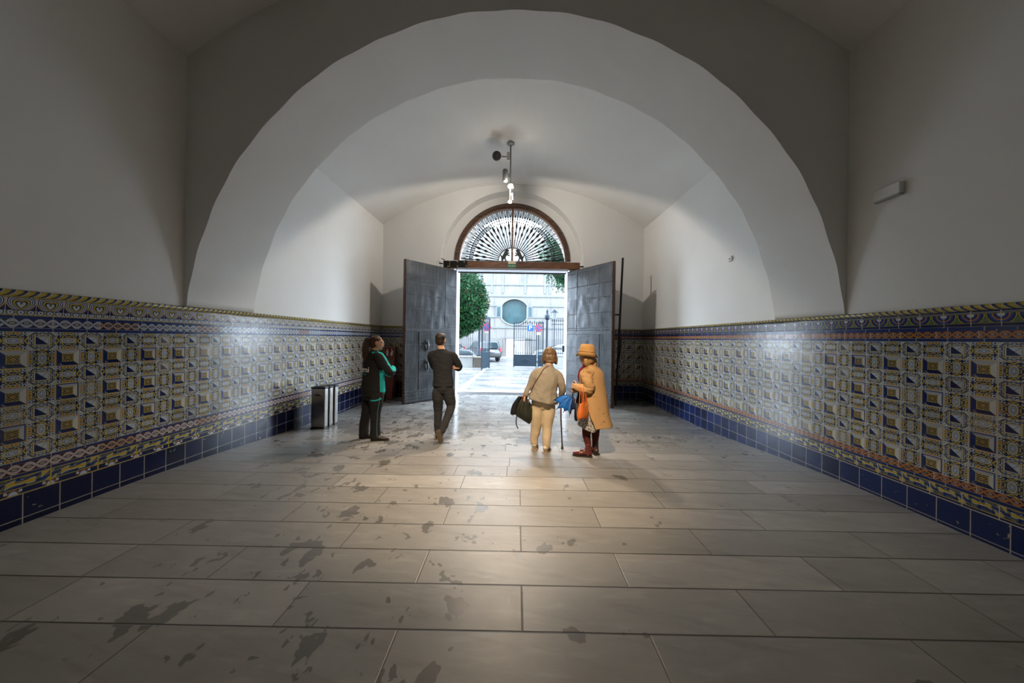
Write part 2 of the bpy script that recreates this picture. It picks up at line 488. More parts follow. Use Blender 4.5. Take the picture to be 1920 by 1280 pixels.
def street_mat():
    M = Mat('wet paving', (.4, .4, .4), .3)
    x, y, z = M.xyz()
    n = M.noise(.7, M.vec(x, y*2, 0.0), detail=6); n2 = M.noise(14, detail=3)
    gx, gy = ((x/.6).fract()-.5).abs(), ((y/.6).fract()-.5).abs()
    c = M.mix(n, (.068, .071, .076), (.122, .122, .124)); c = M.mix(n2*.3, c, (.05, .05, .052))
    c = M.mix(gx.max(gy).gt(.488)*.5, c, (.1, .1, .1))
    M.color(c); M.rough(1-M.ramp(n, .4, .6)*.3-.45); M.bump(n2, .15, .004); return M.m
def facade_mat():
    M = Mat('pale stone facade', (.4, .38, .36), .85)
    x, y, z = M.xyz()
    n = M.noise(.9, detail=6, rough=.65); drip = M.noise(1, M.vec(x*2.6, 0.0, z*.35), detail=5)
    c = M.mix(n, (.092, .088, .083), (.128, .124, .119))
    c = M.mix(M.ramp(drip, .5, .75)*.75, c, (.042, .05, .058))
    row = (z/.93).floor(); X = (x+(row*.5).fract()*1.9)/1.9
    j = ((X.fract()-.5).abs()).gt(.488)
    c = M.mix(j*.5, c, (.045, .05, .055))
    M.color(c); M.bump(n, .2, .02); return M.m

STEEL = Mat('brushed steel', (.4, .385, .36), .2, metal=1)
_x, _y, _z = STEEL.xyz(); STEEL.rough(STEEL.noise(1, STEEL.vec(_x*3, _y*3, _z*12), detail=2)*.08+.18)
STEEL = STEEL.m
BLACK_PL = simple('black plastic', (.015, .015, .016), .4)
IRON = simple('dark iron', (.02, .019, .018), .5, .6)
IRON_BLUE = simple('grey blue painted iron', (.035, .07, .1), .5, .1)
LINTEL_WOOD = wood('lintel wood', (.17, .075, .035), False)
FAN_WOOD = wood('fanlight frame wood', (.095, .05, .03), False, .7)
EDGE_WOOD = wood('door edge wood', (.13, .052, .022))
WHITE_PAINT = simple('white painted reveal', (.78, .79, .8), .6, var=.04)
DOOR_METAL = door_metal()
RIVET = simple('rivet iron', (.13, .135, .14), .36, .85)
GREEN_SIGN = simple('green sign', (.0, .17, .06), .5, var=.03)
SIGN_WHITE = simple('white lettering', (.8, .8, .78), .5, var=.02)
CREAM_SIGN = simple('cream plate', (.72, .62, .48), .5, var=.03)
GLASS = Mat('clear glass', (1, 1, 1), .02, Transmission_Weight=1.0, IOR=1.02).m
def bulb(col, st):
    M = Mat('lamp bulb', (1, 1, 1), .4); M.emit(col, st); return M.m
# ---------------------------------------------------------------- room shell
XL, XR, ZSPR, ZAPX, YB, YF = -4.05, 3.80, 4.95, 6.23, 9.2, -3.6
XC = (XL+XR)/2; HW = (XR-XL)/2
VR = (HW**2+(ZAPX-ZSPR)**2)/(2*(ZAPX-ZSPR)); VZ = ZAPX-VR
def uv_face(bm, co, uvs, layer, mi=0):
    f = bm.faces.new([bm.verts.new(c) for c in co]); f.material_index = mi
    for l, t in zip(f.loops, uvs): l[layer].uv = t
    return f

# floor: staggered stone slabs in cross rows, ramping gently down to the gate
def build_floor():
    D, Y0 = .311, 1.647
    meas = {0: (1, [282, 745, 1217, 1700]), 1: (2, [150, 580, 978, 1377, 1770]), 2: (3, [257, 462, 805, 1150, 1497, 1657, 1830]),
            3: (4, [360, 675, 976, 1290, 1585]), 4: (5, [572, 845, 1110, 1385]), 5: (6, [450, 727, 975, 1220, 1465])}
    ypx = {1: 1184, 2: 1098, 3: 1034, 4: 985, 5: 947.5, 6: 917.5}
    rows = []
    for k in range(-17, 27):
        ya, yb = Y0+(k-1)*D, min(Y0+k*D, 9.9)
        if k in meas:
            i, l = meas[k]; yy = Y0+k*D
            cuts = [((p-968+ROLL*(ypx[i]-635))/F*yy) for p in l]
        else:
            cuts = []; x = XL-1+R.random()*1.2
            while x < XR+.5:
                cuts.append(x); x += R.choice((.8, 1.05, 1.35, 1.4, 1.5, .62))
        if not cuts or cuts[0] > XL+1.6: cuts = [XL+.5]+cuts
        c = [XL-.1]+[x for x in cuts if XL+.12 < x < XR-.12]+[XR+.1]
        rows.append((ya, yb, c))
        if yb >= 9.9: break
    bm = BM(); l1, l2 = bm.loops.layers.uv.new('near'), bm.loops.layers.uv.new('far')
    cl = bm.loops.layers.color.new('tone'); vs = {}
    def V(x, y):
        k = (round(x, 4), round(y, 4))
        if k not in vs: vs[k] = bm.verts.new((x, y-.0055*x, fz(y)))
        return vs[k]
    for i, (ya, yb, c) in enumerate(rows):
        lo = rows[i-1][2] if i else []; hi = rows[i+1][2] if i+1 < len(rows) else []
        for x0, x1 in zip(c, c[1:]):
            B = [x0]+sorted(x for x in lo if x0+1e-4 < x < x1-1e-4)+[x1]
            T = [x0]+sorted(x for x in hi if x0+1e-4 < x < x1-1e-4)+[x1]
            pts = [(x, ya) for x in B]+[(x, yb) for x in T[::-1]]
            f = bm.faces.new([V(*p) for p in pts]); t = R.random()
            for l, p in zip(f.loops, pts):
                l[l1].uv = (p[0]-x0, p[1]-ya); l[l2].uv = (x1-p[0], yb-p[1]); l[cl] = (t, t, t, 1)
    me = bpy.data.meshes.new('floor'); bm.to_mesh(me); bm.free()
    return link('floor', me, floor_mat(), None, 'structure')
build_floor()

def plane_wall(name, x, sgn):
    bm = BM(); box(bm, (min(x, x+sgn*.4), YF, -.4), (max(x, x+sgn*.4), YB+.5, ZSPR+.02))
    return obj(name, bm, PLASTER, kind='structure')
plane_wall('wall_left', XL, -1); plane_wall('wall_right', XR, 1)
bm = BM(); box(bm, (XL-.4, YF-.4, -.4), (XR+.4, YF, 6.8)); obj('wall_front', bm, PLASTER, kind='structure')
bm = BM(); rows = []
for i in range(41):
    x = XL-.02+(XR-XL+.04)*i/40; z = VZ+math.sqrt(VR*VR-(x-XC)**2)
    rows.append([bm.verts.new(p) for p in ((x, YF-.1, z), (x, YB+.5, z), (x, YB+.5, 6.9), (x, YF-.1, 6.9))])
for a, b in zip(rows, rows[1:]):
    for j in range(4): bm.faces.new((a[j], b[j], b[(j+1) % 4], a[(j+1) % 4]))
bm.faces.new(rows[0]); bm.faces.new(rows[-1][::-1])
obj('ceiling', bm, VAULT, smooth=False, kind='structure')

# transverse arch, a little skew to the walls
def build_arch():
    cx, hs, zs, rise, T = -.118, 3.89, 1.915, 3.56, .95
    r = (hs*hs+rise*rise)/(2*rise); cz = zs+rise-r
    a0 = math.asin((zs-cz)/r) if abs(zs-cz) < r else 0
    bm = BM(); cols = []; N = 150
    yf = lambda x: 3.62-.0245*(x-cx)
    wob = lambda i: .006*math.sin(i*1.7)+.005*math.sin(i*.6+1)
    pts = [(XL-.15, zs)]+[(cx-(r+wob(i/2))*math.cos(a0+(PI-2*a0)*i/N), cz+(r+wob(i/2))*math.sin(a0+(PI-2*a0)*i/N)) for i in range(N+1)]+[(XR+.15, zs)]
    for x, z in pts:
        cols.append([bm.verts.new(p) for p in ((x, yf(x), z), (x, yf(x)+T, z), (x, yf(x)+T, 6.6), (x, yf(x), 6.6))])
    for a, b in zip(cols, cols[1:]):
        for j in range(4): bm.faces.new((a[j], b[j], b[(j+1) % 4], a[(j+1) % 4]))
    bm.faces.new(cols[0]); bm.faces.new(cols[-1][::-1])
    o = obj('wall_arch', bm, PLASTER, kind='structure')
    for p in o.data.polygons: p.use_smooth = abs(p.normal.y) < .5
    sh = o.data.attributes.new('sharp_edge', 'BOOLEAN', 'EDGE')
    for ed in o.data.edges:
        a, b = (o.data.vertices[k].co for k in ed.vertices); sh.data[ed.index].value = abs(a.y-b.y) < .2
build_arch()

# rear wall: arched niche, then the gate opening and fanlight
NX, NR, NY, OY = -.165, 2.15, 9.55, 10.4        # niche centre, radius, its back plane, outer face
ZL, ZS, OX = 3.56, 3.88, 1.69                   # opening head, fanlight springing, half width
def holed(bm, y, hole, rect, m=None):
    """plane at y with an arched hole; hole: (x,z) from lower left over the top to lower right"""
    x0, x1, z0, z1 = rect; hs, os_ = [], []
    for x, z in hole:
        dx, dz = x-NX, z-2.0
        k = 1e9
        if abs(dx) > 1e-6: k = min(k, ((x1-NX) if dx > 0 else (x0-NX))/dx)
        if abs(dz) > 1e-6: k = min(k, ((z1-2.0) if dz > 0 else (z0-2.0))/dz)
        hs.append(bm.verts.new((x, y, z))); os_.append(bm.verts.new((NX+dx*k, y, 2.0+dz*k)))
    for i in range(len(hs)-1): bm.faces.new((hs[i], hs[i+1], os_[i+1], os_[i]))
    return hs
def arch_pts(r, zb, zs, n=40, nz=6):
    return [(NX-r, zb+(zs-zb)*i/nz) for i in range(nz)]+[(NX-r*math.cos(PI*i/n), zs+r*math.sin(PI*i/n)) for i in range(n+1)]+[(NX+r, zs-(zs-zb)*i/nz) for i in range(1, nz+1)]
bm = BM()
o_ = holed(bm, YB, arch_pts(NR, -.6, ZS), (XL-.1, XR+.1, -.6, 6.8))
q = arch_pts(NR, -.6, ZS)
i_ = [bm.verts.new((x, NY, z)) for x, z in q]
for k in range(len(q)-1): bm.faces.new((o_[k], o_[k+1], i_[k+1], i_[k]))
FR = 1.80
h2 = arch_pts(FR+.01, -.6, ZS)
a_ = holed(bm, NY, h2, (NX-NR-.01, NX+NR+.01, -.6, ZS+NR+.05))
b_ = [bm.verts.new((x, OY, z)) for x, z in h2]
for k in range(len(h2)-1): bm.faces.new((a_[k], a_[k+1], b_[k+1], b_[k]))
c_ = [bm.verts.new((NX+(x-NX)*6, OY, 2+(z-2)*6)) for x, z in h2]
for k in range(len(h2)-1): bm.faces.new((b_[k], b_[k+1], c_[k+1], c_[k]))
obj('wall_rear', bm, PLASTER, kind='structure')
# white reveals of the gate opening
for nm, s in (('trim_5', -1), ('trim_6', 1)):
    bm = BM(); x = NX+s*(FR+.01)
    box(bm, (min(x, x-s*.02), 9.56, fz(10)-.05), (max(x, x-s*.02), 10.42, 3.9))
    obj(nm, bm, WHITE_PAINT, kind='structure')
bm = BM(); box(bm, (NX-1.9, 10.3, -.36), (NX+1.9, 10.75, fz(10)-.004)); obj('trim_7', bm, simple('granite sill', (.5, .5, .5), .35, var=.3, scale=60), kind='structure')

# ---------------------------------------------------------------- tiled dado
M_FL, M_FR = field('left wall tiles', .1504, .1506, .012, .2), field('right wall tiles', .1504, .147, .022, .4, -1.0)
M_NB = navy_tiles('thin navy tiles', .21, .05, .003, (.008, .02, .1), off=.4)
M_NBL = navy_tiles('navy skirting tiles', .205, .2, .0035, (.0035, .007, .036)); M_NBR = navy_tiles('blue skirting tiles', .205, .2, .0035, (.007, .016, .07))
M_GL = guilloche('grey guilloche tiles', .078, .072, CRE, BLUE, (.02, .02, .05)); M_GL2 = guilloche('red guilloche tiles', .08, .074, CRE, (.33, .1, .05), (.02, .018, .03))
M_GR = guilloche('orange guilloche tiles', .06, .064, (.42, .2, .06), (.3, .08, .03), NAVY, .255)
M_H, M_SH = heart('heart frieze tiles', .15, .155), shell('shell frieze tiles', .13, .16)
M_LB, M_SB = leafband('lunette frieze tiles', .145, .3, True, (.05, .08, .13)), leafband('scroll frieze tiles', .12, .2, False, (.05, .07, .12))
M_RL, M_RR = rope('rope moulding left', .062), rope('rope moulding right', .058)
ZT = 1.915
LEFT = [('rope_moulding', 0, .055, M_RL), ('heart_frieze', .055, .205, M_H), ('navy_tile_strip', .205, .23, M_NB), ('guilloche_band', .23, .308, M_GL), ('navy_tile_strip', .308, .338, M_NB),
        ('tile_field', .338, 1.392, M_FL), ('navy_tile_strip', 1.392, 1.415, M_NB), ('guilloche_band', 1.415, 1.495, M_GL2), ('navy_tile_strip', 1.495, 1.52, M_NB), ('lunette_frieze', 1.52, 1.665, M_LB), ('skirting_tiles', 1.665, 2.4, M_NBL)]
RIGHT = [('rope_moulding', 0, .048, M_RR), ('shell_frieze', .048, .178, M_SH), ('navy_tile_strip', .178, .215, M_NB), ('guilloche_band', .215, .275, M_GR), ('navy_tile_strip', .275, .305, M_NB),
         ('tile_field', .305, 1.481, M_FR), ('guilloche_band', 1.481, 1.541, M_GR), ('navy_tile_strip', 1.541, 1.57, M_NB), ('scroll_frieze', 1.57, 1.69, M_SB), ('skirting_tiles', 1.69, 2.4, M_NBR)]
def dado(name, A, B, u0, bands, inward):
    """tiled dado from A to B (xy) on a wall; inward: unit xy towards the room; u0: pattern phase"""
    root = empty(name, (0, 0, 0), kind='structure'); A, B, n = Vector((*A, 0)), Vector((*B, 0)), Vector((*inward, 0)); L = (B-A).length
    for nm, v0, v1, m in bands:
        bm = BM(); ul = bm.loops.layers.uv.new('UVMap'); d = .02
        if nm == 'rope_moulding':
            K = 8; w = v1-v0
            prof = [(d+.012+.02*math.sin(PI*k/K)-.012*(k in (0, K)), ZT-v0-w*k/K, w*k/K/w) for k in range(K+1)]
        elif 'frieze' in nm and v0 < .3: prof = [(d+.008, ZT-v0, 0), (d+.012, ZT-v0-.02, .02), (d+.004, ZT-v1, v1-v0)]
        else: prof = [(d, ZT-v0, 0), (d, ZT-v1, v1-v0)]
        if nm != 'rope_moulding':
            prof = [(p, z, t) for p, z, t in prof]
        for (p, z, t), (p2, z2, t2) in zip(prof, prof[1:]):
            uv_face(bm, [A+n*p+Vector((0, 0, z)), B+n*p+Vector((0, 0, z)), B+n*p2+Vector((0, 0, z2)), A+n*p2+Vector((0, 0, z2))],
                    [(u0, t), (u0+L, t), (u0+L, t2), (u0, t2)], ul)
        p0, p1 = prof[0], prof[-1]
        for (pz) in (p0, p1):                    # returns to the wall
            uv_face(bm, [A+n*-.03+Vector((0, 0, pz[1])), B+n*-.03+Vector((0, 0, pz[1])), B+n*pz[0]+Vector((0, 0, pz[1])), A+n*pz[0]+Vector((0, 0, pz[1]))], [(u0, pz[2]), (u0+L, pz[2]), (u0+L, pz[2]), (u0, pz[2])], ul)
        for P, uu in ((A, u0), (B, u0+L)):
            cs = [P+n*-.03+Vector((0, 0, p0[1]))]+[P+n*p[0]+Vector((0, 0, p[1])) for p in prof]+[P+n*-.03+Vector((0, 0, p1[1]))]
            uv_face(bm, cs, [(uu, p0[2])]+[(uu, p[2]) for p in prof]+[(uu, p1[2])], ul)
        bmesh.ops.remove_doubles(bm, verts=bm.verts, dist=1e-5)
        obj(nm, bm, m, root, smooth=(nm == 'rope_moulding'))
# pattern phase: a pyramid column stands at Y=2.75 on the left, Y=4.35 on the right
P2 = .3008
dado('trim_1', (XL, YF), (XL, YB), (YF-2.75+.0752) % P2, LEFT, (1, 0))
dado('trim_2', (XR, YF), (XR, YB), (YF-2.47+.0752) % P2, RIGHT, (-1, 0))
dado('trim_3', (XL, YB), (NX-NR-.0, YB), .05, LEFT, (0, -1))
dado('trim_4', (NX+NR+.0, YB), (XR, YB), P2*3-.10, RIGHT, (0, -1))

# ---------------------------------------------------------------- gate leaves, lintel, fanlight
def leaf_mesh(name, hinge, free, s):
    """one riveted gate leaf; local x from hinge to free edge, local -y is the room-facing metal side"""
    H, T = 3.84, .085
    hx, fx = Vector(hinge), Vector(free); d = (fx-hx); Wd = d.length; ang = math.atan2(d.y, d.x)
    zf = fz((hx.y+fx.y)/2)
    root = empty(name, (hx.x, hx.y, zf+.012), ang, kind='structure', label=('left' if s < 0 else 'right')+' open gate leaf of riveted grey sheet metal on a wooden frame')
    f = s                                     # which local y side carries the metal
    def by(lo, hi): return (min(f*lo, f*hi), max(f*lo, f*hi))
    y0, y1 = by(-T, -.004); bm = BM(); box(bm, (0, y0, 0), (Wd, y1, H)); obj('timber_core', bm, EDGE_WOOD, root, bevel=.006)
    # sheet metal skin, gently dented
    bm = BM(); nx, nz = 36, 80; g = []
    for i in range(nx+1):
        col = []
        for j in range(nz+1):
            x, z = .012+(Wd-.03)*i/nx, .012+(H-.024)*j/nz
            p = Vector((x, z, s*3)); e = min(i, nx-i, j, nz-j)
            dd = .006*noise.noise(p*2.2)+.004*noise.noise(p*5)
            if 2.0 < z < 3.1 and .3 < x < 1.4: dd += .009*noise.noise(Vector((x*7, z*2.4, s)))
            col.append(bm.verts.new((x, f*(.004+(dd if e > 1 else 0)+.004), z)))
        g.append(col)
    for i in range(nx):
        for j in range(nz): bm.faces.new((g[i][j], g[i+1][j], g[i+1][j+1], g[i][j+1]))
    fr = [v for i in range(nx+1) for v in (g[i][0], g[i][nz])]
    obj('sheet_metal', bm, DOOR_METAL, root, smooth=True)
    def strip(x0, x1, z0, z1, t=.012):
        bm = BM(); a, b = by(.002, t+.004); box(bm, (x0, a, z0), (x1, b, z1)); obj('strap', bm, DOOR_METAL, root, bevel=.003)
    qx = [.24*Wd, .5*Wd, .74*Wd]
    zrows = [H*(1-k) for k in (.14, .24, .347, .455, .495, .60, .707, .818, .925)]
    strip(qx[0]-.012, qx[0]+.012, H*.5, H-.03); strip(qx[2]-.012, qx[2]+.012, .32, H*.5)
    strip(.02, Wd-.03, H*.505, H*.525); strip(.02, Wd-.03, .03, .055)
    for z in zrows: strip(.02, Wd-.03, z-.008, z+.008, .005)
    # rivets
    bm = BM()
    def riv(x, z, r=.0155):
        rows = []
        for (rr, yy) in ((1, .006), (.8, .013), (.35, .018)):
            rows.append([bm.verts.new((x+r*rr*math.cos(2*PI*k/7), f*yy, z+r*rr*math.sin(2*PI*k/7))) for k in range(7)])
        for a, b in zip(rows, rows[1:]):
            for k in range(7): bm.faces.new((a[k], a[(k+1) % 7], b[(k+1) % 7], b[k]))
        bm.faces.new(rows[-1])
    nr = 30
    for z in [.04, .11, .22, .30, H-.05, H-.14]+zrows+[H*.515+.05, H*.515-.05]:
        for k in range(nr): riv(.04+(Wd-.09)*k/(nr-1), z+.02)
    for x in (.03, Wd-.035, qx[0]+.028, qx[2]-.028):
        for k in range(54): riv(x, .12+(H-.2)*k/53, .0145)
    for x in (qx[1]-.03, qx[1]+.03):
        for k in range(44): riv(x, H*.3+(H*.68)*k/43, .0145) if k % 4 != 3 else None
    obj('rivets', bm, RIVET, root, smooth=True, kind='stuff')
    return root, f, Wd, H
def knocker(root, f, x, z):
    M = Matrix(((1, 0, 0), (0, f, 0), (0, 0, 1))).to_4x4()
    bm = BM()
    prism(bm, [(x+.075*(1+.25*math.cos(6*t))*math.cos(t)*(1 if math.sin(t) > 0 else .8), z+.17*(1+.12*math.cos(6*t))*math.sin(t)) for t in [2*PI*i/40 for i in range(40)]], .02, M)
    p = obj('knocker_plate', bm, RIVET, root, bevel=.004)
    bm = BM(); limb(bm, [(x, f*.03, z+.07, .022), (x, f*.07, z+.04, .02), (x, f*.075, z-.06, .026), (x, f*.04, z-.12, .018)], 10); ball(bm, (x, f*.05, z+.08), .035); obj('knocker_hammer', bm, RIVET, p, smooth=True)
lr, lf, lw, lh = leaf_mesh('door_1', (-1.84, 9.34), (-2.95, 8.04), 1)
knocker(lr, lf, lw*.60, 1.0); knocker(lr, lf, lw*.60, 1.55)
rr, rf, rw, rh = leaf_mesh('door_2', (1.53, 9.34), (2.50, 7.93), -1)

def fanlight():
    root = empty('window_1', (NX, 9.62, ZS+.115), kind='structure', label='semicircular fanlight with radial iron grille above the gate')
    def arc_ring(r0, r1, y0, y1, mat, name, par, n=48):
        bm = BM(); rows = []
        for i in range(n+1):
            t = PI*i/n; c, s = math.cos(t), math.sin(t)
            rows.append([bm.verts.new((r*c, y, r*s)) for r, y in ((r0, y0), (r1, y0), (r1, y1), (r0, y1))])
        for a, b in zip(rows, rows[1:]):
            for j in range(4): bm.faces.new((a[j], a[(j+1) % 4], b[(j+1) % 4], b[j]))
        bm.faces.new(rows[0]); bm.faces.new(rows[-1]); return obj(name, bm, mat, par)
    arc_ring(1.7, 1.8, -.12, .02, FAN_WOOD, 'outer_frame', root); arc_ring(1.655, 1.71, -.07, .09, LINTEL_WOOD, 'inner_frame', root)
    bm = BM(); box(bm, (-.035, -.07, 0), (.025, .02, 1.68)); obj('centre_post', bm, LINTEL_WOOD, root, bevel=.004)
    bm = BM(); box(bm, (-1.68, -.04, -.2), (1.68, .06, .02)); obj('bottom_rail', bm, IRON, root)
    G = Mat('window pane', (1, 1, 1), .05); nt = G.nt
    tr = nt.nodes.new('ShaderNodeBsdfTransparent'); gl = nt.nodes.new('ShaderNodeBsdfGlossy'); gl.inputs['Roughness'].default_value = .03; mx = nt.nodes.new('ShaderNodeMixShader'); mx.inputs[0].default_value = .06
    nt.links.new(tr.outputs[0], mx.inputs[1]); nt.links.new(gl.outputs[0], mx.inputs[2]); nt.links.new(mx.outputs[0], nt.nodes['Material Output'].inputs[0])
    bm = BM(); n = 40; a = [bm.verts.new((1.72*math.cos(PI*i/n), .06, 1.72*math.sin(PI*i/n))) for i in range(n+1)]; b = [bm.verts.new((v.co.x, .066, v.co.z)) for v in a]
    bm.faces.new(a); bm.faces.new(b[::-1])
    for i in range(n+1): bm.faces.new((a[i], b[i], b[(i+1) % (n+1)], a[(i+1) % (n+1)]))
    obj('pane', bm, G.m, root)
    arc_ring(.43, .455, -.012, .012, IRON, 'inner_hoop', root); arc_ring(1.235, 1.25, -.008, .008, IRON, 'middle_hoop', root); arc_ring(1.34, 1.352, -.008, .008, IRON, 'outer_hoop', root)
    N = 29
    for i in range(N):
        t = PI*(i+.5)/N; c, s = math.cos(t), math.sin(t)
        P = lambda r: Vector((r*c, 0, r*s))
        bm = BM()
        rr = [(.45, 0.0148), (.66, 0.0148), (.68, 0.0281), (.70, 0.0148), (.82, 0.0148), (.90, 0.0429), (.98, 0.0148), (1.05, 0.0165), (1.15, 0.0445), (1.235, 0.0181), (1.6, 0.0148)] if i % 2 else [(.45, 0.0132), (.78, 0.0132), (.80, 0.0264), (.82, 0.0132), (1.0, 0.0148), (1.09, 0.0363), (1.18, 0.0132), (1.6, 0.0132)]
        tube(bm, [P(r) for r, _ in rr], [w for _, w in rr], 6)
        obj('grille_bar', bm, IRON, root, smooth=True)
    for i in range(N+1):                    # scroll work between the bars at the rim
        t = PI*i/N; t = min(max(t, .045), PI-.045); u = Vector((math.cos(t), 0, math.sin(t))); w = Vector((-math.sin(t), 0, math.cos(t)))
        bm = BM()
        for sg in (-1, 1):
            tube(bm, [u*(1.36+.02*math.cos(a))+w*sg*(.028+.022*math.cos(a+2.2)) for a in [k*PI/5 for k in range(9)]], .0095, 4)
            tube(bm, [u*1.40, u*1.47+w*sg*.03, u*1.58+w*sg*.05, u*1.63+w*sg*.075], .0095, 4)
            tube(bm, [u*1.27+w*sg*.012, u*1.29+w*sg*.04, u*1.33+w*sg*.03], .0095, 4)
        tube(bm, [u*1.25, u*1.36, u*1.63], [.018, .01, .01], 4)
        obj('grille_scroll', bm, IRON, root)
    for sg in (-1, 1):                      # the two rearing beasts cut from sheet iron
        pr = [(.36, 0), (.30, 0), (.30, .05), (.26, .09), (.24, .03), (.2, 0), (.18, .02), (.21, .06), (.22, .14), (.18, .2), (.1, .17), (.08, .2), (.16, .24), (.1, .26), (.09, .29), (.17, .29), (.12, .33), (.1, .37), (.14, .39), (.18, .42), (.22, .38), (.26, .32), (.30, .24), (.34, .16), (.38, .22), (.4, .2), (.37, .12), (.36, .06)]
        bm = BM(); prism(bm, [(sg*x*.95, .02+z*.95) for x, z in pr], .016); obj('iron_beast', bm, IRON, root)
    return root
fanlight()
# lintel beam
root = empty('trim_9', (NX, 9.1, 3.675), kind='structure', label='heavy brown timber lintel across the gate opening')
bm = BM(); box(bm, (-2.02, 0, 0), (2.03, .17, .205)); obj('beam', bm, LINTEL_WOOD, root, bevel=.012)
bm = BM(); box(bm, (-1.72, .17, -.012), (1.72, .52, .19)); obj('soffit', bm, WHITE_PAINT, root)
bm = BM(); box(bm, (-2.04, -.012, -.005), (-1.32, 0, .2)); bp = obj('iron_strap', bm, IRON, root, bevel=.004)
for x, z in [(-1.85, .17), (-1.85, .1), (-1.85, .04), (-1.62, .17), (-1.62, .04), (-1.42, .17), (-1.36, .05), (-1.9, .03)]:
    bm = BM(); ball(bm, (x, -.014, z), .018, None, 8, 5); obj('brass_stud', bm, simple('brass', (.7, .55, .2), .3, .9), bp, smooth=True, label='small brass stud')
bm = BM(); tube(bm, [(-2.05, -.02, .1), (-2.16, -.02, .12)], .02, 6); tube(bm, [(-2.0, -.01, .22), (-2.1, -.02, .26)], .012, 6); obj('iron_hook', bm, IRON, root)
bm = BM(); tube(bm, [(2.02, .05, .08), (2.14, .05, .1)], .022, 6); obj('iron_hook', bm, IRON, root)
bm = BM(); box(bm, (-1.7, .5, -.045), (1.7, .56, -.0)); obj('head_bar', bm, IRON, root)
# ---------------------------------------------------------------- fittings
s = empty('exit_sign', W(960, 496, 9.08), label='small green and cream SALIDA exit sign on the timber lintel', cat='sign')
bm = BM(); box(bm, (-.115, -.012, -.1), (.115, .008, .015)); obj('green_plate', bm, GREEN_SIGN, s, label='green lettered plate')
bm = BM(); box(bm, (-.115, -.01, .02), (.115, .008, .105)); obj('cream_plate', bm, CREAM_SIGN, s, label='cream plate')
me = text_mesh('SALIDA', .072, .001); me.transform(Matrix.Translation((0, -.0145, -.043)) @ Matrix.Rotation(PI/2, 4, 'X')); link('lettering', me, SIGN_WHITE, s)

POLE = Vector((-.2, 7.26, 0))
p = empty('ceiling_lamp', (POLE.x, POLE.y, 6.225), label='thin grey pole lamp with two lit bulbs hanging from the vault', cat='lamp')
GREY_MET = simple('grey painted metal', (.22, .23, .24), .4, .5)
bm = BM(); lathe(bm, [(.0, 0), (.085, 0), (.09, -.02), (.06, -.04), (.02, -.05)]); obj('ceiling_rose', bm, GREY_MET, p, smooth=True)
bm = BM(); tube(bm, [(0, 0, -.03), (0, 0, -1.42)], .016, 10); obj('pole', bm, GREY_MET, p, smooth=True)
bm = BM(); lathe(bm, [(.02, .11), (.05, .09), (.055, -.02), (.05, -.02)], (0.03, -.02, -1.06)); obj('lamp_head', bm, GREY_MET, p, smooth=True)
B1, B2 = bulb((1, .86, .68), 60), bulb((1, .8, .55), 40)
bm = BM(); ball(bm, (0.0, -.10, -1.08), .05); obj('bulb', bm, B1, p, smooth=True, label='large bright bulb')
bm = BM(); tube(bm, [(0.05, -.01, -1.2), (.06, -.02, -1.36)], .02, 8); obj('lamp_bracket', bm, GREY_MET, p)
bm = BM(); ball(bm, (0.0, -.05, -1.42), (.045, .045, .03)); obj('bulb', bm, B2, p, smooth=True, label='small warm bulb below')

c = empty('security_camera', (POLE.x-.02, POLE.y, 5.9), label='cream cylindrical speaker-shaped camera with dark round front on the lamp pole', cat='camera')
CREAM_PL = simple('cream plastic', (.55, .53, .45), .4)
bm = BM(); box(bm, (-.07, -.03, -.1), (0, .03, .1)); obj('bracket_plate', bm, CREAM_PL, c, bevel=.01)
bm = BM(); tube(bm, [(-.06, 0, 0), (-.22, 0, .0)], .015, 8); obj('arm', bm, GREY_MET, c)
MR = Matrix.Rotation(math.radians(112), 3, 'X')
bm = BM(); lathe(bm, [(.0, -.16), (.08, -.16), (.105, -.12), (.112, .1), (.104, .12)], (-.3, -.02, -.02), 20, MR); obj('body', bm, CREAM_PL, c, smooth=True)
bm = BM(); lathe(bm, [(.102, .1), (.102, .126), (.09, .135), (.04, .128), (0, .128)], (-.3, -.02, -.02), 20, MR); obj('round_front', bm, simple('dark grille', (.04, .04, .045), .6), c, smooth=True, label='dark round front')
d = empty('spotlight', (POLE.x-.02, POLE.y, 5.43), label='small grey cylinder spotlight on the lamp pole under the camera', cat='spotlight')
bm = BM(); lathe(bm, [(.0, .14), (.055, .14), (.062, .12), (.062, -.13), (.05, -.13)], (-.1, -.03, 0)); obj('housing', bm, GREY_MET, d, smooth=True)
bm = BM(); lathe(bm, [(.052, -.125), (.052, -.14), (.0, -.142)], (-.1, -.03, 0)); obj('lens', bm, simple('pale lens', (.8, .85, .88), .2), d, smooth=True, label='pale lens')
bm = BM(); box(bm, (-.05, -.02, -.03), (.0, .02, .06)); obj('bracket', bm, GREY_MET, d)

e = empty('emergency_light', (XR, 3.12, 3.13), label='white rectangular emergency light fixed high on the right wall', cat='light')
WPL = simple('white plastic', (.66, .66, .64), .4, var=.03)
bm = BM(); box(bm, (-.055, -.115, -.055), (-.002, .115, .06)); obj('body', bm, WPL, e, bevel=.008)
bm = BM(); box(bm, (-.05, -.11, -.072), (-.004, .11, -.054)); obj('diffuser', bm, simple('grey diffuser', (.3, .31, .3), .3), e, bevel=.004, label='grey diffuser strip')
e = empty('wall_sensor', (XR, 5.43, 3.06), label='small square white sensor box on the right wall beyond the arch', cat='sensor')
bm = BM(); box(bm, (-.03, -.04, -.045), (-.002, .04, .045)); obj('box', bm, WPL, e, bevel=.006)
bm = BM(); ball(bm, (-.03, 0, -.005), .012, None, 8, 6); obj('lens', bm, BLACK_PL, e)

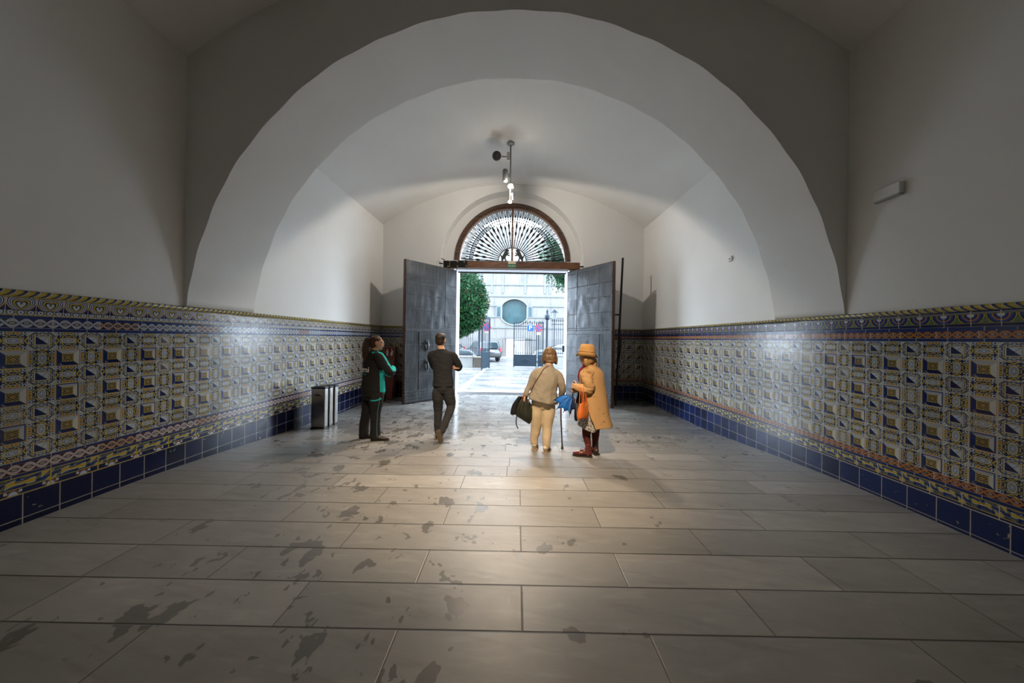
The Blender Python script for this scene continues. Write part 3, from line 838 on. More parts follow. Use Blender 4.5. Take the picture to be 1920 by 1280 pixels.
# litter bins in a row by the left wall
def bin_(loc, rz, label):
    t = empty('litter_bin', loc, rz, label, 'bin', 'slim steel bins along the left wall')
    bm = BM(); box(bm, (-.125, -.055, .03), (.125, .055, .74)); obj('steel_body', bm, STEEL, t, bevel=.012)
    bm = BM(); box(bm, (-.14, -.06, 0), (.125, .055, .03)); obj('base', bm, BLACK_PL, t, bevel=.006)
    bm = BM(); box(bm, (-.13, -.06, .74), (.13, .06, .772)); box(bm, (-.09, -.03, .772), (.11, .045, .784)); obj('lid', bm, BLACK_PL, t, bevel=.008)
    bm = BM(); M = Matrix.Translation((.0, -.06, .62)); prism(bm, [(-.07+.14*i/10, .022*math.sin(PI*i/10)) for i in range(11)]+[(.07-.14*i/10, -.01*math.sin(PI*i/10)) for i in range(1, 10)], .006, M); obj('handle_slot', bm, BLACK_PL, t)
for (x_, Y, lb) in ((-3.635, 5.68, 'slim steel litter bin standing nearest of the three by the tiled wall'), (-3.635, 5.835, 'slim steel litter bin in the middle of the row of three'), (-3.635, 6.0, 'slim steel litter bin farthest of the three, towards the gate')):
    bin_((x_, Y, fz(Y)), 0, lb)

# extinguisher column in the corner
t = empty('extinguisher_post', (-3.64, 8.78, fz(8.78)), 0, 'tapered brick-red fire extinguisher column in the left rear corner', 'post')
RED = simple('brick red paint', (.26, .085, .06), .5)
bm = BM(); prism(bm, [(-.085, 0), (.09, 0), (.16, 1.50), (-.16, 1.50)], .22); obj('column', bm, RED, t, bevel=.008)
bm = BM(); box(bm, (-.12, -.008, 1.22), (.13, .004, 1.47)); sg = obj('sign_panel', bm, simple('deep red panel', (.2, .012, .012), .5), t, label='deep red pictogram panel')
bm = BM(); prism(bm, [(-.085, 1.25), (-.025, 1.25), (-.025, 1.37), (-.04, 1.40), (-.04, 1.44), (-.07, 1.44), (-.07, 1.40), (-.085, 1.37)], .004, Matrix.Translation((0, -.012, 0))); obj('extinguisher_pictogram', bm, SIGN_WHITE, sg, label='white extinguisher pictogram')
bm = BM(); prism(bm, [(.03, 1.25), (.1, 1.25), (.09, 1.31), (.11, 1.35), (.08, 1.43), (.05, 1.45), (.07, 1.38), (.04, 1.34)], .004, Matrix.Translation((0, -.012, 0))); obj('flame_pictogram', bm, SIGN_WHITE, sg, label='white flame pictogram')
bm = BM(); box(bm, (-.1, -.006, 1.17), (.12, .0, 1.19)); obj('caption_line', bm, simple('dark red caption', (.15, .02, .02), .5), t)

# iron locking bar leaning behind the right leaf
t = empty('locking_bar', (2.78, 8.18, fz(8.2)), 0, 'dark iron locking bar leaning on the back of the right gate leaf', 'bar')
bm = BM(); tube(bm, [(-.10, .0, .03), (.0, .08, 2.0), (.08, .12, 4.02)], .03, 8); obj('long_rod', bm, IRON, t, smooth=True)
bm = BM(); tube(bm, spline([(-.17, .0, 2.46), (-.05, .04, 2.47), (-.0, .06, 2.42), (.0, .06, 1.8)], 4), .022, 8); obj('hooked_arm', bm, IRON, t, smooth=True)
bm = BM(); tube(bm, [(-.14, .02, 1.82), (.04, .05, 1.83), (.02, .05, 1.45), (-.1, .0, .9)], .022, 8); obj('brace', bm, IRON, t, smooth=True)
# glued-on lock on the white reveal
t = empty('latch_box', (NX+FR-.087, 10.3, 1.27), 0, 'small black latch box on the right white reveal of the gate', 'latch')
bm = BM(); box(bm, (0, -.03, -.11), (.075, .03, .11)); obj('box', bm, BLACK_PL, t, bevel=.005)
OUT = .42          # darkens the outdoor stone, iron and paint colours to offset the strong sky light
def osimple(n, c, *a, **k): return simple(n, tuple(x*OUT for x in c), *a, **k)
IRON_OUT = osimple('dimmed blue iron', (.014, .036, .06), .55, 0, spec=.25)
WHITE_OUT = osimple('sign white', (.8, .8, .78), .5, var=.02)
# ---------------------------------------------------------------- outside: court, street and facade
ZO = -.222
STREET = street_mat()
bm = BM(); box(bm, (-30, 10.7, ZO-.2), (30, 60, ZO)); box(bm, (-30, 6, -1.2), (30, 10.72, -.5))
o = obj('floor_court', bm, STREET, kind='structure')
bm = BM(); a = W(905, 690, 17.4)
prism(bm, [(-1.45, 0), (-1.28, 0), (-1.78, .0)], .004) if False else None
vs = [bm.verts.new(p) for p in ((-2.05, 10.8, ZO+.004), (-1.78, 10.8, ZO+.004), (-1.72, 17.6, ZO+.004), (-1.86, 17.6, ZO+.004))]
f = bm.faces.new(vs); ex = bmesh.ops.extrude_face_region(bm, geom=[f]); [setattr(v, 'co', v.co-Vector((0, 0, .05))) for v in ex['geom'] if isinstance(v, bmesh.types.BMVert)]; obj('trim_8', bm, osimple('pale kerb stone', (.6, .6, .6), .35), kind='structure')

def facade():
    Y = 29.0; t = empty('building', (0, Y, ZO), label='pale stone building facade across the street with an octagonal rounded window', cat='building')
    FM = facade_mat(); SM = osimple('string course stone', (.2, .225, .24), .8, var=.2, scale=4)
    q = W(964.5, 584.5, Y); cx, cz, r = q.x, q.z-ZO, 1.16
    oct_ = []
    for i in range(48):
        a = 2*PI*i/48; x, z = r*1.16*math.cos(a), r*1.03*math.sin(a); oct_.append((cx+max(-r, min(r, x)), cz+z))
    bm = BM(); x0, x1, z0, z1 = -16, 16, -.1, 12.4; hs, os_ = [], []
    for x, z in oct_:
        dx, dz = x-cx, z-cz; k = 1e9
        if abs(dx) > 1e-6: k = min(k, ((x1-cx) if dx > 0 else (x0-cx))/dx)
        if abs(dz) > 1e-6: k = min(k, ((z1-cz) if dz > 0 else (z0-cz))/dz)
        hs.append((x, z)); os_.append((cx+dx*k, cz+dz*k))
    n = 48; A = [bm.verts.new((x, 0, z)) for x, z in hs]; B = [bm.verts.new((x, 0, z)) for x, z in os_]; C = [bm.verts.new((x, .5, z)) for x, z in hs]
    # corners of the rectangle
    for i in range(n):
        j = (i+1) % n; bm.faces.new((A[i], A[j], B[j], B[i])); bm.faces.new((A[i], A[j], C[j], C[i]))
        p, s_ = B[i].co, B[j].co
        if abs(p.x-s_.x) > 1e-4 and abs(p.z-s_.z) > 1e-4:
            cxn = x1 if max(p.x, s_.x) > x1-1e-3 else x0; czn = z1 if max(p.z, s_.z) > z1-1e-3 else z0
            bm.faces.new((B[i], B[j], bm.verts.new((cxn, 0, czn))))
    obj('stone_wall', bm, FM, t)
    for yp in (511, 533.5, 555, 573, 594, 614):
        z = W(960, yp, Y).z-ZO; bm = BM()
        segs = [(-16, 16)] if not cz-r*1.05 < z < cz+r*1.05 else [(-16, cx-1.75), (cx+1.75, 16)]
        for a, b in segs: box(bm, (a, -.07, z-.07), (b, .02, z+.07))
        obj('string_course', bm, SM, t)
    for px_ in (901, 922, 943, 985, 1022, 1031):
        x = W(px_, 530, Y).x; bm = BM(); box(bm, (x-.1, -.05, 6.1), (x+.1, .02, 12.2)); obj('pilaster_strip', bm, SM, t)
    rim = BM(); lo = [rim.verts.new((cx+(x-cx)*1.0, -.09, cz+(z-cz)*1.0)) for x, z in oct_]; hi = [rim.verts.new((cx+(x-cx)*1.09, -.09, cz+(z-cz)*1.09)) for x, z in oct_]
    lo2 = [rim.verts.new((v.co.x, .06, v.co.z)) for v in lo]; hi2 = [rim.verts.new((v.co.x, .02, v.co.z)) for v in hi]
    for i in range(n):
        j = (i+1) % n
        for p, q_ in ((lo, hi), (hi, hi2), (hi2, lo2), (lo2, lo)): rim.faces.new((p[i], p[j], q_[j], q_[i]))
    w = obj('round_window', rim, osimple('window surround', (.27, .28, .28), .8), t)
    GL = Mat('dark reflecting glass', (.04, .09, .1),   .15, spec=.2); nz = GL.noise(1.4, detail=4); GL.color(GL.mix(nz, (.012, .03, .036), (.04, .075, .085)))
    bm = BM(); prism(bm, oct_, .06, Matrix.Translation((0, .3, 0))); obj('pane', bm, GL.m, w)
    for s in (-1, 1):
        bm = BM(); x = cx+s*1.5; box(bm, (x-.22, -.06, cz-.55), (x+.22, .02, cz+.55)); f = obj('side_window', bm, SM, t)
        bm = BM(); box(bm, (x-.14, -.075, cz-.46), (x+.14, -.055, cz+.46)); obj('pane', bm, GL.m, f)
    # white door
    x0, x1 = W(949, 650, Y).x, W(966, 650, Y).x; zt = W(955, 632, Y).z-ZO
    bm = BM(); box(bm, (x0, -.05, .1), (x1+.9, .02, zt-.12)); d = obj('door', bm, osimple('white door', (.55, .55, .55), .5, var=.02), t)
    bm = BM(); box(bm, (x0-.12, -.09, zt-.12), (x1+1.5, .02, zt+.03)); obj('door_hood', bm, osimple('grey hood', (.2, .2, .2), .6), t)
    bm = BM(); box(bm, (x0+.75, -.11, 1.0), (x0+.8, -.05, 1.25)); obj('door_handle', bm, IRON, d)
    bm = BM(); box(bm, (-16, -.09, 0), (cx-1.1, .02, 1.85)); box(bm, (cx+1.7, -.09, 0), (16, .02, 1.85)); obj('plinth_course', bm, osimple('grey plinth stone', (.2, .2, .2), .8, var=.25, scale=3), t)
    bm = BM(); box(bm, (-16, -.9, 0), (16, 0, .1)); obj('pavement', bm, osimple('pavement stone', (.5, .5, .5), .5), t)
facade()

def spear_bar(par, x, z0, z1, y=0, tip=True):
    bm = BM(); tube(bm, [(x, y, z0), (x, y, z1)], .014, 6)
    ball(bm, (x, y, z0+.12), (.03, .03, .045), None, 6, 5)
    if tip:
        lathe(bm, [(.012, 0), (.04, .05), (.0, .16)], (x, y, z1), 6); tube(bm, [(x-.06, y, z1+.03), (x, y, z1-.02), (x+.06, y, z1+.03)], .01, 4)
    obj('bar', bm, IRON_OUT, par)
def grille_gate(name, loc, rz, width, h, panel, n, label):
    t = empty(name, loc, rz, label, 'gate')
    bm = BM(); box(bm, (0, -.02, .06), (width, .02, panel)); pl = obj('solid_panel', bm, IRON_OUT, t)
    bm = BM(); cx, cz, hw = width/2, panel/2+.03, min(.26, width*.25)
    pts = [(cx-hw, cz), (cx, cz+.12), (cx+hw, cz), (cx, cz-.12)]
    for a, b in zip(pts, pts[1:]+pts[:1]): tube(bm, [(a[0], -.025, a[1]), (b[0], -.025, b[1])], .018, 5)
    obj('lozenge', bm, IRON_OUT, pl)
    for x in (0, width):
        bm = BM(); box(bm, (x-.03, -.03, 0), (x+.03, .03, h+.02)); lathe(bm, [(.03, 0), (.045, .04), (.0, .16)], (x, 0, h+.02), 8); obj('stile', bm, IRON_OUT, t)
    for z in (panel, h-.16, h*.62 if n > 9 else panel+.16):
        bm = BM(); box(bm, (0, -.022, z-.02), (width, .022, z+.02)); obj('rail', bm, IRON_OUT, t)
    for i in range(1, n): spear_bar(t, width*i/n, panel, h+(.06 if i % 2 else -.0))
    return t
YG = 19.1
xa, xb, xc = W(963, 690, YG).x, W(1005, 690, YG).x, W(1019, 690, YG).x
grille_gate('iron_gate', (xa, YG, ZO+.04), 0, xb-xa, 2.72, .76, 10, 'grey-blue iron gate leaf with the blue P sign behind its bars')
grille_gate('iron_gate', (xb+.12, YG, ZO+.04), 0, xc-xb-.17, 2.72, .76, 4, 'narrow grey-blue iron gate leaf beside the right gate post')
A, B = W(903, 694, 17.1), W(917, 691, 18.2)
grille_gate('iron_gate', (B.x, B.y, ZO+.04), math.atan2(A.y-B.y, A.x-B.x), (A-B).length, 2.86, .95, 7, 'grey-blue iron gate leaf swung open beside the tree')
def post(px_, Y, z0, ztop, label, name='gate_post'):
    q = W(px_, 600, Y); t = empty(name, (q.x, Y, z0), 0, label, 'post'); h = ztop-z0
    bm = BM(); lathe(bm, [(.17, 0), (.17, .08), (.12, .14), (.12, .3), (.09, .36), (.075, .42), (.07, h-.75), (.075, h-.7)], (0, 0, 0), 14); obj('shaft', bm, IRON_OUT, t, smooth=True)
    bm = BM(); lathe(bm, [(.075, h-.7), (.16, h-.6), (.15, h-.5), (.17, h-.42), (.09, h-.34), (.06, h-.22), (.09, h-.16), (.05, h-.08), (.02, h-.02), (.0, h)], (0, 0, 0), 14); obj('finial', bm, IRON_OUT, t, smooth=True)
    return t
post(1026, YG, ZO, W(1026, 579, YG).z, 'tall grey-blue cast iron gate post with urn finial right of the gate')
post(899, YG, W(899, 667, YG).z, W(899, 604, YG).z+.2, 'grey-blue cast iron post standing on the stone pier beside the tree')
# street lantern behind the fence
q = W(1039.5, 600, 22); t = empty('street_lantern', (q.x, 22, ZO), 0, 'pale street lantern on a slim post behind the right railings', 'lamp')
zl = W(1039, 590, 22).z-ZO; bm = BM(); lathe(bm, [(.14, 0), (.12, .5), (.05, .6), (.045, zl-.35)], n=10); obj('post', bm, IRON_OUT, t, smooth=True)
bm = BM(); lathe(bm, [(.06, zl-.35), (.13, zl-.3), (.24, zl+.12), (.24, zl+.14)], n=6); obj('lantern_glass', bm, osimple('frosted lantern glass', (.3, .32, .33), .3), t)
bm = BM(); lathe(bm, [(.27, zl+.14), (.27, zl+.16), (.1, zl+.3), (.04, zl+.36), (0, zl+.42)], n=6); obj('cap', bm, IRON_OUT, t)
def railing(xl, xr, Y, ztop_plinth, zt, n, label, plabel):
    STN = osimple('plinth stone', (.42, .43, .42), .7, var=.2, scale=3)
    p = empty('stone_plinth', ((xl+xr)/2, Y, ZO), 0, plabel, 'wall'); hw = (xr-xl)/2; h = ztop_plinth-ZO
    bm = BM(); box(bm, (-hw, -.2, 0), (hw, .2, h-.08)); obj('body', bm, STN, p); bm = BM(); box(bm, (-hw, -.24, h-.08), (hw, .24, h)); obj('coping', bm, STN, p, bevel=.01)
    t = empty('iron_railing', (xl, Y, ztop_plinth), 0, label, 'railing')
    for z in (.1, zt-ztop_plinth-.2):
        bm = BM(); box(bm, (0, -.02, z-.02), (xr-xl, .02, z+.02)); obj('rail', bm, IRON_OUT, t)
    for i in range(n): spear_bar(t, (xr-xl)*(i+.5)/n, 0, zt-ztop_plinth)
zp = W(880, 667, YG).z; zt = W(880, 607, YG).z
railing(W(840, 660, YG).x, W(887.5, 660, YG).x, YG, zp, zt, 12, 'iron railing on the stone plinth left, under the tree', 'grey stone plinth wall under the left railing')
railing(W(1033, 660, YG).x, W(1080, 660, YG).x, YG, W(1040, 665, YG).z, W(1040, 602, YG).z, 12, 'iron railing on the stone plinth right of the gate post', 'pale stone plinth wall under the right railing')
xl, xr = W(890, 660, YG).x, W(903.5, 660, YG).x; t = empty('stone_pier', ((xl+xr)/2, YG-.05, ZO), 0, 'dark brown stone pier at the end of the left plinth', 'pier')
bm = BM(); box(bm, (-(xr-xl)/2, -.25, 0), ((xr-xl)/2, .25, zp-ZO-.1)); obj('shaft', bm, osimple('brown stone', (.1, .08, .06), .7, var=.3, scale=4), t)
bm = BM(); box(bm, (-(xr-xl)/2-.03, -.28, zp-ZO-.1), ((xr-xl)/2+.03, .28, zp-ZO)); obj('cap', bm, osimple('pale cap', (.4, .36, .28), .7), t, bevel=.01)

# traffic signs in the street
BLUE_S, RED_S = osimple('sign blue', (.01, .12, .5), .4, var=.03), osimple('sign red', (.6, .015, .05), .4, var=.03)
def sign_post(px_, py_, Y, label, kind, fixed=True):
    q = W(px_, py_, Y); t = empty('traffic_sign', (q.x, Y, ZO), 0, label, 'sign'); h = q.z-ZO
    r = .19 if fixed else .24
    if not fixed: bm = BM(); tube(bm, [(0, .04, 0), (0, .04, h+.1)], .03, 8); obj('post', bm, GREY_MET, t)
    else: bm = BM(); box(bm, (-.03, .01, h-.12), (.03, .066, h+.12)); obj('bracket', bm, GREY_MET, t)
    if kind == 'P':
        bm = BM(); box(bm, (-r, -.01, h-r), (r, .01, h+r)); pl = obj('blue_plate', bm, BLUE_S, t, label='square blue plate', bevel=.006)
        me = text_mesh('P', .4, .002); me.transform(Matrix.Translation((0, -.014, h)) @ Matrix.Rotation(PI/2, 4, 'X')); link('letter', me, WHITE_OUT, pl)
    else:
        M = Matrix.Rotation(PI/2, 3, 'X'); r *= 1.15
        bm = BM(); lathe(bm, [(0, -.01), (r, -.01), (r, .012), (0, .012)], (0, 0, h), 28, M); pl = obj('red_disc', bm, RED_S, t, label='red rimmed disc')
        bm = BM(); lathe(bm, [(0, .012), (r*.72, .012), (r*.72, .016), (0, .016)], (0, 0, h), 28, M); obj('blue_disc', bm, BLUE_S, pl)
        bm = BM(); box(bm, (-r*.8, -.021, -.03), (r*.8, -.016, .03), Matrix.Translation((0, 0, h)) @ Matrix.Rotation(math.radians(45), 4, 'Y')); obj('red_slash', bm, RED_S, pl)
        bm = BM(); box(bm, (-.13, -.006, h-.42), (.13, .008, h-.26)); obj('notice_plate', bm, WHITE_OUT, t)
sign_post(994.5, 615, YG-.1, 'square blue parking sign with a white letter P fixed to the gate bars', 'P')
sign_post(1010, 615, YG-.1, 'round no-parking sign, red and blue, right of the P sign', 'N')
sign_post(913, 613, 20.6, 'round no-parking sign, red and blue, behind the open left gate', 'N', False)

# cars
def car(loc, rz, paint, label, suv=True):
    t = empty('car', loc, rz, label, 'car')      # length along local y, rear at -y
    h = 1.58 if suv else 1.42
    side = [(-2.05, .35), (-2.12, .62), (-2.08, .95), (-1.98, 1.02), (-1.72, h-.06), (-1.5, h), (-.2, h+.02), (.35, h-.06), (1.1, 1.05), (1.95, .92), (2.12, .7), (2.1, .35)]
    prof = spline(side+[side[0]], 3)[:-1]
    bm = BM(); K = [(-.88, .9), (-.86, .97), (-.7, 1.0), (0, 1.0), (.7, 1.0), (.86, .97), (.88, .9)]; rows = []
    for x, s in K:
        row = []
        for y, z in prof:
            tum = max(0, z-.95)*.28
            row.append(bm.verts.new((x*(1-tum), y*s, .3+(z-.3)*(1 if abs(x) < .8 else .985))))
        rows.append(row)
    n = len(prof)
    for a, b in zip(rows, rows[1:]):
        for i in range(n): bm.faces.new((a[i], a[(i+1) % n], b[(i+1) % n], b[i]))
    bm.faces.new(rows[0]); bm.faces.new(rows[-1][::-1]); obj('body', bm, paint, t, smooth=True)
    DG = osimple('car glass', (.03, .05, .06), .08)
    def quad(pts, off, name, mat, par=t):
        bm = BM(); f = bm.faces.new([bm.verts.new(p) for p in pts]); bm.normal_update()
        ex = bmesh.ops.extrude_face_region(bm, geom=[f]); nv = [v for v in ex['geom'] if isinstance(v, bmesh.types.BMVert)]
        for v in nv: v.co += Vector(off)
        return obj(name, bm, mat, par)
    quad([(-.62, -2.03, 1.04), (.62, -2.03, 1.04), (.55, -1.78, h-.1), (-.55, -1.78, h-.1)], (0, -.03, .01), 'rear_window', DG)
    quad([(-.62, 1.12, 1.07), (.62, 1.12, 1.07), (.56, .42, h-.07), (-.56, .42, h-.07)], (0, .03, .03), 'windscreen', DG)
    for s in (-1, 1):
        x0, x1 = s*.855, s*.755
        quad([(x0, -1.55, 1.05), (x0, .85, 1.05), (x1, .25, h-.12), (x1, -1.4, h-.1)], (s*.02, 0, 0), 'side_window', DG)
        for y in (-1.32, 1.3):
            bm = BM(); lathe(bm, [(.2, -.1), (.33, -.1), (.345, -.06), (.345, .06), (.33, .1), (.2, .1)], (s*.8, y, .345), 22, Matrix.Rotation(PI/2, 3, 'Y')); wl = obj('wheel', bm, osimple('tyre', (.02, .02, .02), .8), t, smooth=True)
            bm = BM(); lathe(bm, [(0, -.09), (.2, -.105), (.2, .105), (0, .09)], (s*.8, y, .345), 12, Matrix.Rotation(PI/2, 3, 'Y')); obj('hub', bm, GREY_MET, wl)
        bm = BM(); box(bm, (min(s*.66, s*.86), -2.13, .78), (max(s*.66, s*.86), -1.9, 1.08)); obj('tail_light', bm, RED_S, t, bevel=.02, label='red tail light')
    bm = BM(); box(bm, (-.8, -2.17, .42), (.8, -2.0, .62)); obj('rear_bumper', bm, BLACK_PL, t, bevel=.02)
    bm = BM(); box(bm, (-.26, -2.13, .8), (.26, -2.08, .91)); obj('number_plate', bm, WHITE_OUT, t)
CP = lambda n, c: Mat(n, tuple(x*.4 for x in c), .3, 0, Coat_Weight=.3).m
q = W(925, 679, 22.4); car((q.x-1.08, 25.1, ZO), math.radians(24), CP('dark car paint', (.03, .045, .06)), 'dark blue-grey car parked beyond the open left gate, rear towards us')
q = W(884, 679, 23); car((q.x-1.75, 21.7, ZO), math.radians(-84), CP('slate car paint', (.09, .12, .14)), 'slate grey car seen through the bars of the left railing', False)
q = W(858, 679, 24); car((-6.6, 25.6, ZO), math.radians(75), CP('white car paint', (.7, .7, .7)), 'white car at the left edge of the gate opening', False)
q = W(1050, 679, 23.5); car((q.x+.2, 23.9, ZO), math.radians(80), CP('pale blue car paint', (.4, .48, .52)), 'pale silver-blue car behind the right railing', False)

# clipped orange tree
def tree(px_, Y, zc, rx, rz_, n, label, zb):
    q = W(px_, 560, Y); t = empty('orange_tree', (q.x, Y, ZO), 0, label, 'tree')
    bm = BM(); limb(bm, [(0, 0, -.02, .12), (.03, 0, .8, .1), (-.02, 0, zb+.3, .09), (0, 0, zc, .05)], 10); obj('trunk', bm, osimple('bark', (.09, .07, .05), .9), t, smooth=True)
    LM = Mat('leaf green', (.03, .12, .05), .7, spec=.15); rn = LM.n('ShaderNodeVertexColor', layer_name='leaf'); LM.color(rn.outputs[0]); LM = LM.m
    bm = BM(); cl = bm.loops.layers.color.new('leaf')
    ball(bm, (0, 0, zc), (rx*.8, rx*.8, rz_*.8), None, 14, 9)
    for f in bm.faces:
        for l in f.loops: l[cl] = (.03, .1, .05, 1)
    for i in range(n):
        d = Vector((R.gauss(0, 1), R.gauss(0, 1), R.gauss(0, 1))).normalized(); bumpy = 1+.13*noise.noise(d*3.1)+.05*noise.noise(d*9); k = (.8+.24*R.random())*bumpy
        c = Vector((d.x*rx*k, d.y*rx*k, zc+d.z*rz_*k)); s = R.uniform(.05, .1)
        u = (d.cross(Vector((R.gauss(0, 1), R.gauss(0, 1), R.gauss(0, 1))))).normalized(); v = (d*.6+Vector((R.gauss(0, .5), R.gauss(0, .5), R.gauss(0, .5)-.4))).normalized()
        w = u.cross(v)*.25*s
        P = [c-u*s*.42, c+v*s*1.1+w, c+u*s*.42, c-v*s*1.1+w]
        f = bm.faces.new([bm.verts.new(p) for p in P]); g = R.random()
        col = (.03+.05*g, .13+.16*g, .065+.06*g, 1) if R.random() > .02 else (.3, .13, .02, 1)
        for l in f.loops: l[cl] = col
    me = bpy.data.meshes.new('foliage'); bm.to_mesh(me); bm.free(); link('foliage', me, LM, t, 'stuff')
YT = 15.4
zc = W(870, 565, YT).z-ZO; r_ = abs(W(912, 565, YT).x-W(860, 565, YT).x); tree(855, YT, zc, r_*1.14, 1.76, 15000, 'round leafy orange tree behind the left side of the gate opening', zc-1.6)
q = W(1075, 450, 24); tree(1075, 21.5, 7.6, 2.4, 2.6, 6000, 'tall leafy tree showing green through the right of the fanlight', 4.5)
# ---------------------------------------------------------------- people
SKIN = Mat('skin', (.55, .3, .2), .55, Subsurface_Weight=.0); _n = SKIN.noise(25); SKIN.color(SKIN.mix(_n, (.5, .26, .17), (.6, .35, .24))); SKIN = SKIN.m
def cloth(name, base, var=.2, rough=.9, weave=160):
    M = Mat(name, base, rough, spec=.2); a = M.noise(5, detail=5); b = M.noise(weave, detail=2)
    c = M.mix(a, tuple(k*(1-var) for k in base), tuple(min(1, k*(1+var)) for k in base)); c = M.mix(b*.25, c, tuple(k*.6 for k in base))
    M.color(c); M.bump(a*.6+b*.2, .3, .01); return M
def hair_mat(name, c0, c1):
    M = Mat(name, c0, .5); x, y, z = M.xyz(); n = M.noise(1, M.vec(x*70, y*70, z*9), detail=3); M.color(M.mix(n, c0, c1)); M.bump(n, .5, .01); return M.m
def folds(amp, sx=7, sz=3, seed=0, lat=0):
    return lambda p: 1.25*amp*(1-2*abs(noise.noise(Vector((p.x*sx*.8+seed, p.y*sx*.8, p.z*sz*2+p.x*4)))))*.42+amp*(noise.noise(Vector((p.x*sx+seed, p.y*sx, p.z*sz)))+.6*noise.noise(Vector((p.x*sx*2.3, p.y*sx*2.3+seed, p.z*sz*2.6))))
def hand(bm, wr, d, n, t, curl=.5, k=1.0, spread=.10):
    """palm + four unequal bent fingers + thumb. d: to fingertips, n: palm side, t: thumb side"""
    wr, d, t = Vector(wr), Vector(d).normalized(), Vector(t).normalized(); t = (t-d*t.dot(d)).normalized(); n0 = Vector(n); n = d.cross(t); n = n if n.dot(n0) > 0 else -n
    pal = lambda a, b, c=0: wr+d*a*k+t*b*k+n*c*k
    for b in (-.026, 0, .026): limb(bm, [(*pal(-.01, b*.6), .02*k), (*pal(.045, b), .019*k), (*pal(.085, b*1.15), .015*k)], 8, 2)
    for i, (b, L) in enumerate(((.034, .072), (.0115, .08), (-.0115, .074), (-.034, .058))):
        p = pal(.085, b); dr = (d+t*b*spread*18).normalized(); pts = [(*p, .0098*k)]; a = 0
        for sgm in (.42, .32, .26):
            a += curl*(1.0 if sgm > .4 else .85); v = dr*math.cos(a)+n*math.sin(a); p = p+v*L*sgm*k; pts.append((*p, .0095*k if sgm > .3 else .0082*k))
        limb(bm, pts, 8, 2)
    p = pal(.02, .03); pts = [(*p, .015*k)]
    for sgm, m in ((.04, (.55, .75, .25)), (.03, (.75, .4, .45)), (.026, (.85, .1, .5))):
        p = p+(d*m[0]+t*m[1]+n*m[2]).normalized()*sgm*k; pts.append((*p, .0108*k))
    limb(bm, pts, 8, 2)
def head(bm, c, face, s=1.0, neck=None, nr=.055):
    """skull, jaw, nose, brow, lips, ears; face: unit direction, c: head centre"""
    f = Vector(face).normalized(); c = Vector(c); u = Vector((0, 0, 1)); u = (u-f*u.dot(f)).normalized(); r = f.cross(u)
    M = Matrix((r, f, u)).transposed(); P = lambda x, y, z: c+(r*x+f*y+u*z)*s
    ball(bm, P(0, -.015, .03), (.075*s, .095*s, .09*s), M); ball(bm, P(0, .02, -.03), (.062*s, .075*s, .085*s), M); ball(bm, P(0, .045, -.085), (.038*s, .036*s, .03*s), M)
    limb(bm, [(*P(0, .09, .022), .009*s), (*P(0, .101, -.01), .011*s), (*P(0, .1, -.02), .0125*s)], 8, 2)
    limb(bm, [(*P(-.045, .076, .028), .012*s), (*P(0, .09, .032), .012*s), (*P(.045, .076, .028), .012*s)], 8, 2)
    limb(bm, [(*P(-.02, .086, -.05), .008*s), (*P(0, .094, -.05), .01*s), (*P(.02, .086, -.05), .008*s)], 8, 2)
    for sg in (-1, 1): ball(bm, P(sg*.076, -.008, -.005), (.012*s, .02*s, .032*s), M, 10, 8)
    if neck is not None: limb(bm, [(*neck, nr*1.1), (*P(0, -.02, -.1), nr), (*P(0, -.01, -.03), nr*.95)], 14, 3)
    return P, M
def eyes(P, s, par, iris=(.03, .015, .01)):
    for sg in (-1, 1):
        bm = BM(); ball(bm, P(sg*.031, .077, .008), .0125*s, None, 10, 8); e = obj('eye', bm, simple('eye white', (.7, .68, .65), .2), par, smooth=True)
        bm = BM(); ball(bm, P(sg*.031, .0855, .008), .0062*s, None, 8, 6); obj('iris', bm, simple('iris', iris, .2), e, smooth=True)
    bm = BM(); limb(bm, [(*P(-.021, .0935, -.05), .004), (*P(0, .102, -.0505), .006), (*P(.021, .0935, -.05), .004)], 6, 2); obj('mouth', bm, simple('lips', (.42, .14, .11), .5), par, smooth=True)
def shoe(par, heel, toe, w, mat, sole, h=.09, name='shoe', collar=None, pitch=None):
    """heel/toe: ground points of the sole"""
    a, b = Vector(heel), Vector(toe); d = b-a; L = d.length; y = d.normalized(); up = Vector((0, 0, 1)) if pitch is None else Vector(pitch)
    x = y.cross(up).normalized(); z = x.cross(y); M = Matrix((x, y, z)).transposed(); P = lambda i, j, k: a+M @ Vector((i, j, k))
    prof = [(0, .72), (.06, .86), (.3, .78), (.5, .82), (.68, 1.0), (.85, .9), (.95, .62), (1.0, .3)]
    bm = BM(); n = len(prof)
    ol = [(w*v, L*t) for t, v in prof]+[(-w*v, L*t) for t, v in prof[::-1]]
    lo = [bm.verts.new(P(i, j, 0)) for i, j in ol]; hi = [bm.verts.new(P(i*1.02, j, .02)) for i, j in ol]
    bm.faces.new(lo); bm.faces.new(hi[::-1])
    for i in range(len(ol)): bm.faces.new((lo[i], lo[(i+1) % len(ol)], hi[(i+1) % len(ol)], hi[i]))
    bm2 = BM()
    limb(bm2, [(*P(0, L*.13, h*.62), w*.74), (*P(0, L*.4, h*.58), w*.74), (*P(0, L*.68, h*.44), w*.86), (*P(0, L*.88, h*.34), w*.62)], 14, 3, .8, z)
    limb(bm2, [(*P(0, L*.2, h*.4), w*.7), (*P(0, L*.22, h*1.1), w*.72)] if collar is None else [(*P(0, L*.2, h*.4), w*.72), (*P(0, L*.22, collar), w*.78)], 14, 3)
    ball(bm2, P(0, L*.4, h*.7), (w*.6, L*.22, h*.4), M)
    o = fuse(name, bm2, mat, par, .007, 3); obj('sole', bm, sole, o, label='dark sole' if sole is SOLE else None); return o, P
